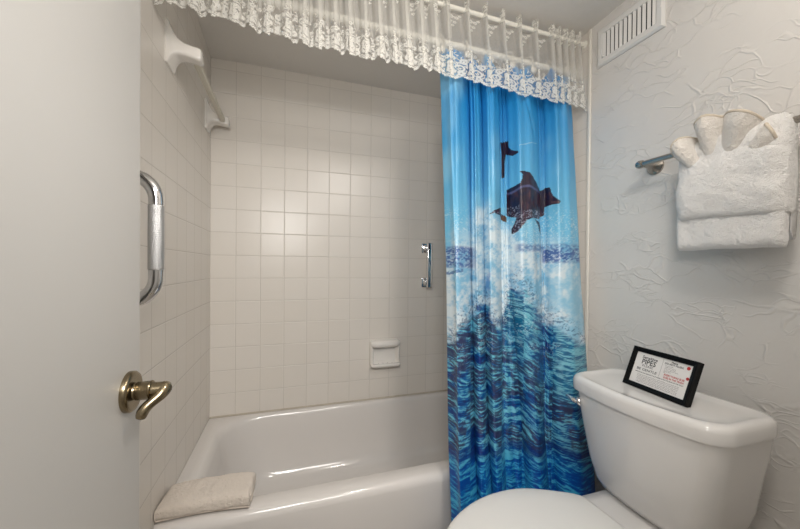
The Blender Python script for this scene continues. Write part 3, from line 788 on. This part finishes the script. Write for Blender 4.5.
    # ruffles flare out above and below the rod
    Y = RY + Y + np.where(k > 1.0, 0.006*np.sin(S*2*PI/0.016)*FL, 0)
    V = np.stack([X+0*Y, Y, zz], -1).reshape(-1, 3)
    mx = np.maximum(np.maximum(A[:-1, :-1], A[1:, :-1]), np.maximum(A[:-1, 1:], A[1:, 1:]))
    F = grid_faces(n, nv, mx > 0.02)
    used = np.unique(F); remap = -np.ones(len(V), int); remap[used] = np.arange(len(used))
    return V[used], remap[F], A.reshape(-1)[used]
V, F, A = build_lace()
va = put('lace_valance', V, F, M['lace'], None, attrs={'lace': A})
tag(va, 'gathered sheer white lace valance with rose border and scalloped hem', 'valance')

# ------------------------------------------------------------------ toilet
to = thing('toilet', 'white two-piece toilet with closed lid against the textured wall', 'toilet', (1.2, -1.09, -0.38))
TY = -1.084
def tank_ring(x0, x1, hy, z, bow, r=0.05):
    out_ = []
    for (x, y, zz_) in rrect(x0, x1, TY-hy, TY+hy, r, z, 8, 12):
        f = np.clip((x1-x)/(x1-x0), 0, 1)
        out_.append((x-bow*(1-((y-TY)/hy)**2)*f, y, z))
    return out_
XB = 1.468
rings = [tank_ring(1.300, XB-0.01, 0.130, 0.022, 0.012, 0.03), tank_ring(1.285, XB-0.006, 0.146, 0.030, 0.016, 0.035), tank_ring(1.276, XB-0.004, 0.157, 0.052, 0.020, 0.035),
         tank_ring(1.266, XB-0.002, 0.173, 0.11, 0.024, 0.035), tank_ring(1.256, XB-0.004, 0.187, 0.20, 0.028, 0.035), tank_ring(1.250, XB-0.004, 0.199, 0.27, 0.030, 0.035), tank_ring(1.248, XB-0.004, 0.205, 0.325, 0.030, 0.035)]
tank = MB().loft(rings).put('tank', M['china'], to, angle=60)
r2 = []
for (i, z) in ((0.008, 0.316), (0.001, 0.318), (0.0, 0.324), (0.0, 0.345), (0.002, 0.353), (0.006, 0.3585), (0.012, 0.361), (0.018, 0.361), (0.024, 0.3595), (0.034, 0.3565), (0.05, 0.3555)):
    r2.append([(a_, b_+0.004, c__) for a_, b_, c__ in tank_ring(1.238+i, XB-0.004-i, 0.217-i, z, 0.030, 0.045)])
lid = MB().loft(r2).put('tank_lid', M['china'], to, angle=60)
# flush lever
fl = MB()
fl.tube([(1.226, -0.913, 0.281), (1.222, -0.904, 0.283), (1.221, -0.895, 0.286), (1.221, -0.886, 0.288), (1.221, -0.878, 0.288), (1.221, -0.874, 0.288)], [0.007, 0.008, 0.007, 0.006, 0.0065, 0.003], 14)
fl = fl.put('flush_lever', M['chrome'], to)
MB().lathe((1.250, -0.915, 0.281), (-1, 0.10, 0), [(0, 0.0125), (0.014, 0.0130), (0.017, 0.0145), (0.021, 0.0145), (0.025, 0.0115), (0.028, 0.007), (0.029, 0.0)], 28).put('lever_knob', M['chrome'], fl)

# seat ring and lid : egg outline
EG = np.array([(0.680, 0.0), (0.683, 0.035), (0.697, 0.072), (0.738, 0.118), (0.805, 0.157), (0.868, 0.178), (0.941, 0.186), (1.008, 0.180), (1.060, 0.158), (1.110, 0.131), (1.145, 0.110), (1.162, 0.094), (1.168, 0.070), (1.168, 0.0)])
for _ in range(2):
    q_ = [EG[0]]
    for a_, b_ in zip(EG[:-1], EG[1:]): q_ += [a_*0.75+b_*0.25, a_*0.25+b_*0.75]
    q_.append(EG[-1]); EG = np.array(q_)
EGC = np.concatenate([[0], np.cumsum(np.hypot(*np.diff(EG, axis=0).T))])
def egg(grow, z, n=72, back=1.158):
    pts = []
    for k in range(n):
        t = k/n*2; sg = 1
        if t > 1: t = 2-t; sg = -1
        L_ = EGC[-1]*t; x = np.interp(L_, EGC, EG[:, 0]); y = np.interp(L_, EGC, EG[:, 1])
        f = 1+grow/0.17; x = x+0.012*(1.168-x)/0.488; y = y*0.97
        pts.append((0.93+(x-0.93)*f, TY-0.004+sg*y*f, z))
    return pts
MB().loft([egg(-0.004, 0.012), egg(0.0, 0.016), egg(0.0, 0.026), egg(-0.004, 0.030)]).put('seat_ring', M['seat'], to)
MB().loft([egg(-0.003, 0.031), egg(0.001, 0.034), egg(0.001, 0.042), egg(-0.003, 0.047), egg(-0.010, 0.0495), egg(-0.05, 0.0505), egg(-0.12, 0.051)]).put('seat_lid', M['seat'], to)
for s_ in (-1, 1):
    MB().box(1.150, 1.174, TY+s_*0.06-0.015, TY+s_*0.06+0.015, 0.012, 0.034, 0.006).put('hinge_cap', M['seat'], to)
# bowl
def ov(cx, ax, ay, z, n=60, xb=None):
    pts = []
    for k in range(n):
        a = 2*PI*k/n; x = cx+ax*math.cos(a); y = ay*math.sin(a)
        if xb is not None and math.cos(a) > 0:
            x = cx+(xb-cx)*abs(math.cos(a))**0.5; y = ay*math.copysign(abs(math.sin(a))**0.6, math.sin(a))
        pts.append((x, TY+y, z))
    return pts
bw = MB().loft([ov(1.08, 0.22, 0.125, -0.379, xb=1.34), ov(1.08, 0.215, 0.120, -0.35, xb=1.34), ov(1.08, 0.19, 0.10, -0.25, xb=1.33), ov(1.05, 0.20, 0.105, -0.17, xb=1.33), ov(1.0, 0.24, 0.135, -0.09, xb=1.34),
                ov(0.96, 0.255, 0.155, -0.03), ov(0.94, 0.250, 0.165, -0.005), ov(0.94, 0.250, 0.166, 0.008), ov(0.94, 0.246, 0.162, 0.012)])
bw.put('bowl', M['china'], to, angle=60)
MB().loft([[(p[0], p[1], p[2]) for p in rrect(1.10, 1.455, TY-hy, TY+hy, 0.06, z, 8, 8)] for hy, z in ((0.08, -0.12), (0.10, -0.04), (0.118, 0.000), (0.121, 0.012), (0.114, 0.020))]).put('tank_shelf', M['china'], to, angle=60)

# ------------------------------------------------------------------ framed notice on the tank
A0 = Vector((1.332, -0.983, 0.3575)); B0 = Vector((1.309, -1.177, 0.3575))
ud = (B0-A0).normalized(); FWd = (B0-A0).length
nb = Vector((-ud.y, ud.x, 0)); nb = nb if nb.x > 0 else -nb
ti = math.radians(21)
upv = Vector((0, 0, 1))*math.cos(ti)+nb*math.sin(ti); nf = -(nb*math.cos(ti)-Vector((0, 0, 1))*math.sin(ti))   # nf: towards the viewer
FH = 0.121
def Fp(u, v, w_): return tuple(A0 + ud*u + upv*v + nf*w_)
def fmap(mb): q = MB(); q.v = [Fp(*p) for p in mb.v]; q.f = mb.f; return q
fr = thing('framed_notice', 'small black framed paper notice propped on the toilet tank lid', 'picture frame', tuple((A0+B0)/2))
def frr(i, w_): return [(i, i, w_), (FWd-i, i, w_), (FWd-i, FH-i, w_), (i, FH-i, w_)]
fmap(MB().loft([frr(0, -0.016), frr(0, -0.002), frr(0.002, 0.0), frr(0.005, 0.0005), frr(0.014, -0.003), frr(0.0145, -0.006)], False, False).loft([frr(0.0145, -0.006), frr(0.0145, -0.010), frr(0, -0.016)], False, False)).put('frame_border', M['frame'], fr, smooth=False)
fmap(MB().box(0.013, FWd-0.013, 0.013, FH-0.013, -0.0095, -0.007)).put('paper', M['paper'], fr, smooth=False)
# easel back
es = MB(); es.box(-0.022, 0.022, 0, 0.001, 0, 0.001)
mid = A0+ud*FWd*0.60
ea = [mid+upv*0.085-nf*0.016, mid+nb*0.070]
wv = ud*0.016
ev = []
for p, k in ((ea[0], 0.7), (Vector((ea[1].x, ea[1].y, 0.3577)), 1.2)):
    for sx in (-1, 1):
        for t_ in (0, 1): ev.append(tuple(p + wv*k*sx + nb*0.0022*t_))
put('easel_back', ev, [(0, 1, 3, 2), (4, 6, 7, 5), (0, 2, 6, 4), (1, 5, 7, 3), (0, 4, 5, 1), (2, 3, 7, 6)], M['card'], fr, smooth=False)
def text_part(name, lines, mat):
    """lines: (string, u, v, size, align, bold offset, xscale)"""
    V_, F_ = [], []
    for (s_, u, v, size, al, off, xs) in lines:
        cu = bpy.data.curves.new('t', 'FONT'); cu.body = s_; cu.size = size; cu.align_x = al; cu.offset = off; cu.resolution_u = 2
        ob = bpy.data.objects.new('t', cu); COL.objects.link(ob)
        bpy.context.view_layer.update()
        me = bpy.data.meshes.new_from_object(ob.evaluated_get(bpy.context.evaluated_depsgraph_get()))
        k = len(V_)
        V_ += [Fp(u+p.co.x*xs, v+p.co.y, -0.0067) for p in me.vertices]; F_ += [tuple(i+k for i in f.vertices) for f in me.polygons]
        bpy.data.objects.remove(ob); bpy.data.meshes.remove(me)
    return put(name, V_, F_, mat, fr, smooth=False)
cxl = 0.059
text_part('title_lettering', [('Sensitive', cxl, 0.0905, 0.0120, 'CENTER', 0.00025, 1.15), ('PIPES', cxl, 0.0745, 0.0205, 'CENTER', 0.0004, 1.0), ('PLEASE', cxl, 0.0660, 0.0095, 'CENTER', 0.0, 1.2),
          ('BE GENTLE', cxl, 0.0545, 0.0100, 'CENTER', 0.0001, 1.3)], M['inkblack'])
text_part('list_heading', [('Please', 0.131, 0.0985, 0.0065, 'CENTER', 0.0002, 1.1), ('DO NOT FLUSH:', 0.131, 0.0920, 0.0068, 'CENTER', 0.0002, 1.05)], M['inkblack'])
text_part('warning_line', [('NEVER FLUSH ANYTHING BUT TOILET PAPER DOWN THE DRAIN OF THIS TOILET', FWd/2, 0.0465, 0.0040, 'CENTER', 0.0001, 0.98)], M['inkblack'])
fine = []
for k, s_ in enumerate(('paper towels', 'napkins or tissues', 'wipes of any kind', 'cotton pads and swabs', 'dental floss', 'hair')):
    fine.append((s_, 0.108, 0.0865-0.0040*k, 0.0040, 'LEFT', 0, 1.1))
text_part('list_print', fine, M['inkgrey'])
fine = []
para = 'this home has sensitive plumbing please be gentle and flush only toilet paper all other things go in the bin thank you'
for k in range(6):
    fine.append((para[k*5:k*5+86], FWd/2, 0.0400-0.0042*k, 0.0040, 'CENTER', 0, 0.92))
text_part('fine_print', fine, M['inkgrey'])
text_part('red_lettering', [('EVERYTHING ELSE', 0.140, 0.0600, 0.0072, 'CENTER', 0.0002, 0.98), ('GOES IN THE TRASH', 0.140, 0.0525, 0.0072, 'CENTER', 0.0002, 0.85)], M['inkred'])
rb = MB()
for (u, v, r_) in ((FWd-0.026, 0.0975, 0.0048), (FWd-0.021, 0.0700, 0.0042)):
    rb.loft([[Fp(u+r_*math.cos(a), v+r_*math.sin(a), w_) for a in [2*PI*k/20 for k in range(20)]] for w_ in (-0.0068, -0.0066)])
rb.put('red_emblem', M['inkred'], fr, smooth=False)
MB().loft([[Fp(0.0985+du, v, w_) for du, v in ((0, 0.052), (0.0005, 0.052), (0.0005, 0.104), (0, 0.104))] for w_ in (-0.0068, -0.0066)]).put('divider_line', M['inkgrey'], fr, smooth=False)

# ------------------------------------------------------------------ nickel towel bar and towels on the right wall
BX, BZ = W-0.070, 1.057
nb_ = thing('towel_bar', 'brushed nickel towel bar with round ends on the textured wall', 'towel bar', (W, -1.18, BZ))
MB().tube([(BX, -0.936, BZ), (BX, -1.47, BZ)], 0.0085, 20).put('bar', M['nickel'], nb_)
for y, s_ in ((-0.938, 1), (-1.462, -1)):
    MB().lathe((BX, y-0.016*s_*-1*0, BZ), (0, s_, 0), [(-0.014, 0.0090), (-0.012, 0.0120), (-0.004, 0.0132), (0.003, 0.0125), (0.009, 0.0095), (0.012, 0.004), (0.0125, 0)], 24).put('end_cap', M['nickel'], nb_)
    MB().lathe((W, y-0.004*s_, BZ), (-1, 0, 0), [(0, 0.0275), (0.006, 0.0275), (0.010, 0.024), (0.024, 0.0135), (0.040, 0.0090), (0.070, 0.0080)], 28).put('wall_post', M['nickel'], nb_)

YA, YB = -1.078, -1.303      # towel's left and right edges
bt = thing('bath_towel', 'white terry towel folded with a wide band over the nickel bar', 'towel', (BX, (YA+YB)/2, 0.75))
def slab_section(xo, xi, z0_, zt, n=80):
    """closed section of a towel hung over the bar: front leg, over the top, back leg (x,z)"""
    return
def hang(y0, y1, zbot_f, zbot_b, xf, xb, ztop, th, nu=44, seed=0, puff=0.006):
    # outer path over the bar then inner path back
    def pth(off):
        pts = []
        rad = (xb-xf)/2-off; cxm = (xf+xb)/2
        for k in range(16): pts.append((xf+off, zbot_f+off*0.6+(ztop-rad-off-zbot_f-off*0.6)*k/15))
        for k in range(1, 12):
            a = PI-PI*k/12; pts.append((cxm+rad*math.cos(a), ztop-rad-off+rad*math.sin(a)))
        for k in range(16): pts.append((xb-off, ztop-rad-off-(ztop-rad-off-zbot_b-off*0.6)*k/15))
        return pts
    o_ = pth(0); i_ = pth(th)
    sec = o_ + [((o_[-1][0]+i_[-1][0])/2, o_[-1][1]-th*0.35)] + i_[::-1] + [((o_[0][0]+i_[0][0])/2, o_[0][1]-th*0.35)]
    n = len(sec); rings = []
    for j in range(nu):
        t = j/(nu-1); y = y0+(y1-y0)*t
        ed = min(1, min(t, 1-t)/0.05)**0.5
        r = []
        for (x, z) in sec:
            mx_ = (xf+xb)/2
            w_ = puff*(fbm(np.array(t*4.0+seed), np.array(z*14.0), 3, seed)-0.5)*2
            xx = x + (w_ - 0.004*math.sin(PI*t))*(1 if x < mx_ else -0.3) + (1-ed)*0.006*(1 if x < mx_ else -1)
            yy = y + 0.003*(float(fbm(np.array(z*22.0), np.array(x*10+seed), 2, seed+3))-0.5)*2*(1 if t in (0, 1) else 0.6)
            zz_ = z + 0.004*(float(fbm(np.array(t*5+seed*3.1), np.array(0.3), 2, seed+8))-0.5)*2*(z < zbot_f+0.03)
            r.append((float(xx), yy, float(zz_)))
        rings.append(r)
    return MB().loft(rings)
hang(YA+0.002, YB, 0.772, 0.79, 1.420, 1.480, 1.074, 0.024, seed=1, puff=0.009).put('towel_body', M['terry'], bt, angle=70)
# band wrapped round the towel: sleeve in plan, slanting upper edge
rings = []
NV = 26
for k in range(NV):
    t = k/(NV-1)
    ed = math.sin(PI*t)**0.35 if 0 < t < 1 else 0
    pts = rrect(1.404+0.012*(1-ed), 1.484-0.006*(1-ed), YB-0.006+0.003*(1-ed), YA+0.004-0.003*(1-ed), 0.028, 0, 8, 16)
    r = []
    for (x, y, _) in pts:
        s_ = (y-YA)/(YB-YA)                 # 0 left, 1 right
        bot = 0.846 + 0.004*math.sin(s_*5)
        top_ = 0.985 + 0.040*sstep(0.0, 0.35, np.array(s_)) - 0.026*sstep(0.5, 1.0, np.array(s_))
        z = bot + (float(top_)-bot)*t
        front = x < 1.42
        xx = x + (0.010*(float(fbm(np.array(s_*3.2+1), np.array(t*2.5), 3, 5))-0.5)*2 if front else 0)
        xx -= 0.006*math.sin(PI*t)*math.sin(PI*min(max(s_, 0), 1)) if front else 0
        xx -= 0.004*math.exp(-((s_-(0.72+0.25*t))/0.06)**2)*t*(1 if front else 0)
        r.append((xx, y, z))
    rings.append(r)
MB().loft(rings, True, True).put('towel_band', M['terry'], bt, angle=70)
# lump of the towel gathered behind the fan, above the bar
nn = 40; rings = []
for k in range(22):
    t = k/21; a = t*PI/2
    sc = math.cos(a)**0.6 if t < 1 else 0.02
    z = 0.99+0.088*math.sin(a)
    r = []
    for q in range(nn):
        b_ = 2*PI*q/nn
        y = -1.262 + 0.046*sc*math.copysign(abs(math.cos(b_))**0.6, math.cos(b_)) - 0.016*t
        x = 1.446 + 0.034*sc*math.copysign(abs(math.sin(b_))**0.7, math.sin(b_)) + 0.008*t
        dz = 0.012*(float(fbm(np.array(b_*1.6), np.array(t*3.0), 3, 9))-0.5)
        r.append((x+0.006*(float(fbm(np.array(b_*2.0), np.array(t*4.0), 3, 12))-0.5), y, z+dz))
    rings.append(r)
MB().loft(rings).put('towel_fold', M['terry'], bt, angle=80)
MB().tube([(1.452, -1.245, 1.050), (1.446, -1.268, 1.072), (1.452, -1.292, 1.058), (1.462, -1.300, 1.030)], [0.012, 0.018, 0.018, 0.012], 16).put('towel_tuck', M['terry'], bt, sub=1)

# washcloth fanned out of the band
wc = thing('washcloth', 'cream-edged washcloth fanned like a shell out of the towel band', 'washcloth', (1.415, -1.16, 0.93))
def fan():
    nu, nv = 150, 40
    C0 = np.array([-1.170, 0.925])
    # pleat knots: angle (deg, 0 = towards +Y / left of picture), radius, x offset
    kn = [(48, 0.135, 1.440), (51, 0.150, 1.404), (58, 0.168, 1.388), (66, 0.174, 1.398), (71, 0.160, 1.450), (74, 0.160, 1.450), (77, 0.186, 1.404), (84, 0.193, 1.390), (89, 0.193, 1.396), (94, 0.184, 1.432), (100, 0.189, 1.406),
          (110, 0.186, 1.390), (117, 0.183, 1.396), (121, 0.172, 1.440), (124, 0.166, 1.440), (130, 0.165, 1.408), (138, 0.160, 1.402), (143, 0.150, 1.416)]
    kn = np.array(kn, float)
    for _ in range(1):
        q = [kn[0]]
        for a, b_ in zip(kn[:-1], kn[1:]): q += [a*0.75+b_*0.25, a*0.25+b_*0.75]
        q.append(kn[-1]); kn = np.array(q)
    u = np.linspace(0, 1, nu); ku = np.linspace(0, 1, len(kn))
    ang = np.radians(np.interp(u, ku, kn[:, 0])); rad = np.interp(u, ku, kn[:, 1]); xo = np.interp(u, ku, kn[:, 2])
    v = np.linspace(0.15, 1, nv)
    Vv, A_ = np.meshgrid(v, ang, indexing='ij'); _, Rr = np.meshgrid(v, rad, indexing='ij'); _, Xo = np.meshgrid(v, xo, indexing='ij')
    Y = C0[0] + np.cos(A_)*Rr*Vv; Z = C0[1] + np.sin(A_)*Rr*Vv
    X = 1.425 + (Xo-1.425)*np.clip((Vv-0.35)/0.5, 0, 1)
    X = X - 0.012*sstep(0.9, 1.0, Vv)*0
    V = np.stack([X, Y, Z], -1).reshape(-1, 3)
    return V, grid_faces(nu, nv), X, Y, Z
V, F, X, Y, Z = fan()
o = put('cloth_fan', V, F, M['terry2'], wc)
md = o.modifiers.new('thick', 'SOLIDIFY'); md.thickness = 0.006; md.offset = 0
MB().tube([(X[-1, i], Y[-1, i], Z[-1, i]) for i in range(0, X.shape[1], 2)], 0.0043, 8).put('cloth_hem', M['hem'], o)

# ------------------------------------------------------------------ register (vent) high on the right wall
vt = thing('air_vent', 'white louvred air vent high on the right wall under the ceiling', 'air vent', (W, -0.835, 1.51))
y0, y1, zb, zt_ = -0.708, -0.968, 1.512, 1.662
def vr_(i, x): return [(W-x, y0-i, zb+i), (W-x, y1+i, zb+i), (W-x, y1+i, zt_-i), (W-x, y0-i, zt_-i)]
MB().loft([vr_(0, 0), vr_(0, 0.004), vr_(0.008, 0.010), (vr_(0.024, 0.010)), vr_(0.027, 0.008), vr_(0.027, 0.0005)], False, False).put('vent_frame', M['ventmetal'], vt, smooth=False)
MB().box(W-0.0012, W-0.0002, y1+0.02, y0-0.02, zb+0.02, zt_-0.02).put('vent_shade_panel', M['duct_dark'], vt, smooth=False)  # flat black panel on the wall, painted for the shade inside the duct
ns = 12
for k in range(ns):
    yc = y0-0.034-(abs(y1-y0)-0.068)*k/(ns-1)
    c_, s_ = math.cos(math.radians(30)), -math.sin(math.radians(30))
    q = MB().box(-0.0054, 0.0054, -0.0007, 0.0007, zb+0.026, zt_-0.026)
    q.v = [(W-0.0062+p[0]*s_ + p[1]*c_, yc+p[0]*c_-p[1]*s_, p[2]) for p in q.v]
    q.put('louvre', M['ventmetal'], vt, smooth=False)
MB().box(W-0.016, W-0.008, y0-0.036, y0-0.028, zb+0.030, zb+0.040, 0.002).put('damper_tab', M['ventmetal'], vt)
for y in (y0-0.013, y1+0.013):
    MB().lathe((W-0.010, y, (zb+zt_)/2), (-1, 0, 0), [(0, 0.004), (0.0012, 0.0036), (0.0018, 0.0)], 12).put('screw', M['ventmetal'], vt)

# ------------------------------------------------------------------ lamps and an added hall fill (behind the viewpoint)
cl = thing('ceiling_light', 'round frosted ceiling light behind the viewpoint', 'ceiling light', (0.85, -1.62, 1.66))
MB().lathe((0.85, -1.62, 1.742), (0, 0, -1), [(0, 0.15), (0.02, 0.15), (0.022, 0.14)], 40).put('lamp_base', M['trim'], cl)
MB().lathe((0.85, -1.62, 1.722), (0, 0, -1), [(0, 0.135), (0.02, 0.13), (0.045, 0.10), (0.058, 0.05), (0.061, 0)], 40).put('lamp_glass', M['lampglass'], cl)

def area(name, loc, target, size, power, color, sy=None):
    l = bpy.data.lights.new(name, 'AREA'); l.energy = power; l.color = color; l.size = size
    if sy: l.shape = 'RECTANGLE'; l.size_y = sy
    else: l.shape = 'DISK'
    o = bpy.data.objects.new(name, l); o.location = loc
    o.rotation_euler = (Vector(target)-Vector(loc)).to_track_quat('-Z', 'Y').to_euler()
    COL.objects.link(o); return o
bl_ = bpy.data.lights.new('bathroom_lamp', 'POINT'); bl_.energy = 9.5; bl_.color = (1.0, 0.94, 0.87); bl_.shadow_soft_size = 0.09
bo_ = bpy.data.objects.new('bathroom_lamp', bl_); bo_.location = (0.85, -1.60, 1.545); COL.objects.link(bo_)
sl = bpy.data.lights.new('flash_lamp', 'SPOT'); sl.energy = 30; sl.color = (1.0, 0.97, 0.93); sl.shadow_soft_size = 0.16; sl.spot_size = math.radians(96); sl.spot_blend = 0.75
so = bpy.data.objects.new('flash_lamp', sl); so.location = (0.31, -1.86, 1.10); so.rotation_euler = (Vector((0.86, 0, 0.55))-Vector(so.location)).to_track_quat('-Z', 'Y').to_euler(); COL.objects.link(so)
area('hall_fill', (0.75, -2.6, 1.60), (0.8, -2.2, 0.3), 0.5, 8, (1.0, 0.96, 0.90))  # soft fill light added beyond the doorway, no fixture there

w = bpy.data.worlds.new('world'); SC.world = w; w.use_nodes = True
bg = w.node_tree.nodes.get('Background') or w.node_tree.nodes.new('ShaderNodeBackground')
bg.inputs[0].default_value = (1.0, 0.98, 0.95, 1); bg.inputs[1].default_value = 0.35

# ------------------------------------------------------------------ camera
cyaw, cpit, croll, cf = 0.3199, -0.0082, 0.0087, 340.417
fwv = Vector((math.sin(cyaw)*math.cos(cpit), math.cos(cyaw)*math.cos(cpit), math.sin(cpit)))
rv = Vector((math.cos(cyaw), -math.sin(cyaw), 0)); uv = rv.cross(fwv)
r2v = rv*math.cos(croll)+uv*math.sin(croll); u2v = -rv*math.sin(croll)+uv*math.cos(croll)
cam = bpy.data.cameras.new('camera'); cam.sensor_width = 36; cam.sensor_fit = 'HORIZONTAL'; cam.lens = cf/800*36
cam.shift_x = -1.074/800; cam.shift_y = 5.031/800; cam.clip_start = 0.01
co = bpy.data.objects.new('camera', cam)
mt = Matrix(((r2v.x, u2v.x, -fwv.x, 0.3436), (r2v.y, u2v.y, -fwv.y, -1.7701), (r2v.z, u2v.z, -fwv.z, 0.7097), (0, 0, 0, 1)))
co.matrix_world = mt; COL.objects.link(co); SC.camera = co

# everything was laid out from the tub rim: raise it so that the floor is at zero
for o in list(SC.objects):
    if o.parent is None: o.location.z += ZR

SC.view_settings.view_transform = 'Standard'; SC.view_settings.look = 'None'; SC.view_settings.gamma = 1
SC.view_settings.use_curve_mapping = False
SC.view_settings.exposure = 0.33
SC.cycles.use_denoising = True
SC.cycles.max_bounces = 10; SC.cycles.diffuse_bounces = 5; SC.cycles.glossy_bounces = 5; SC.cycles.transparent_max_bounces = 24
SC.cycles.sample_clamp_indirect = 6
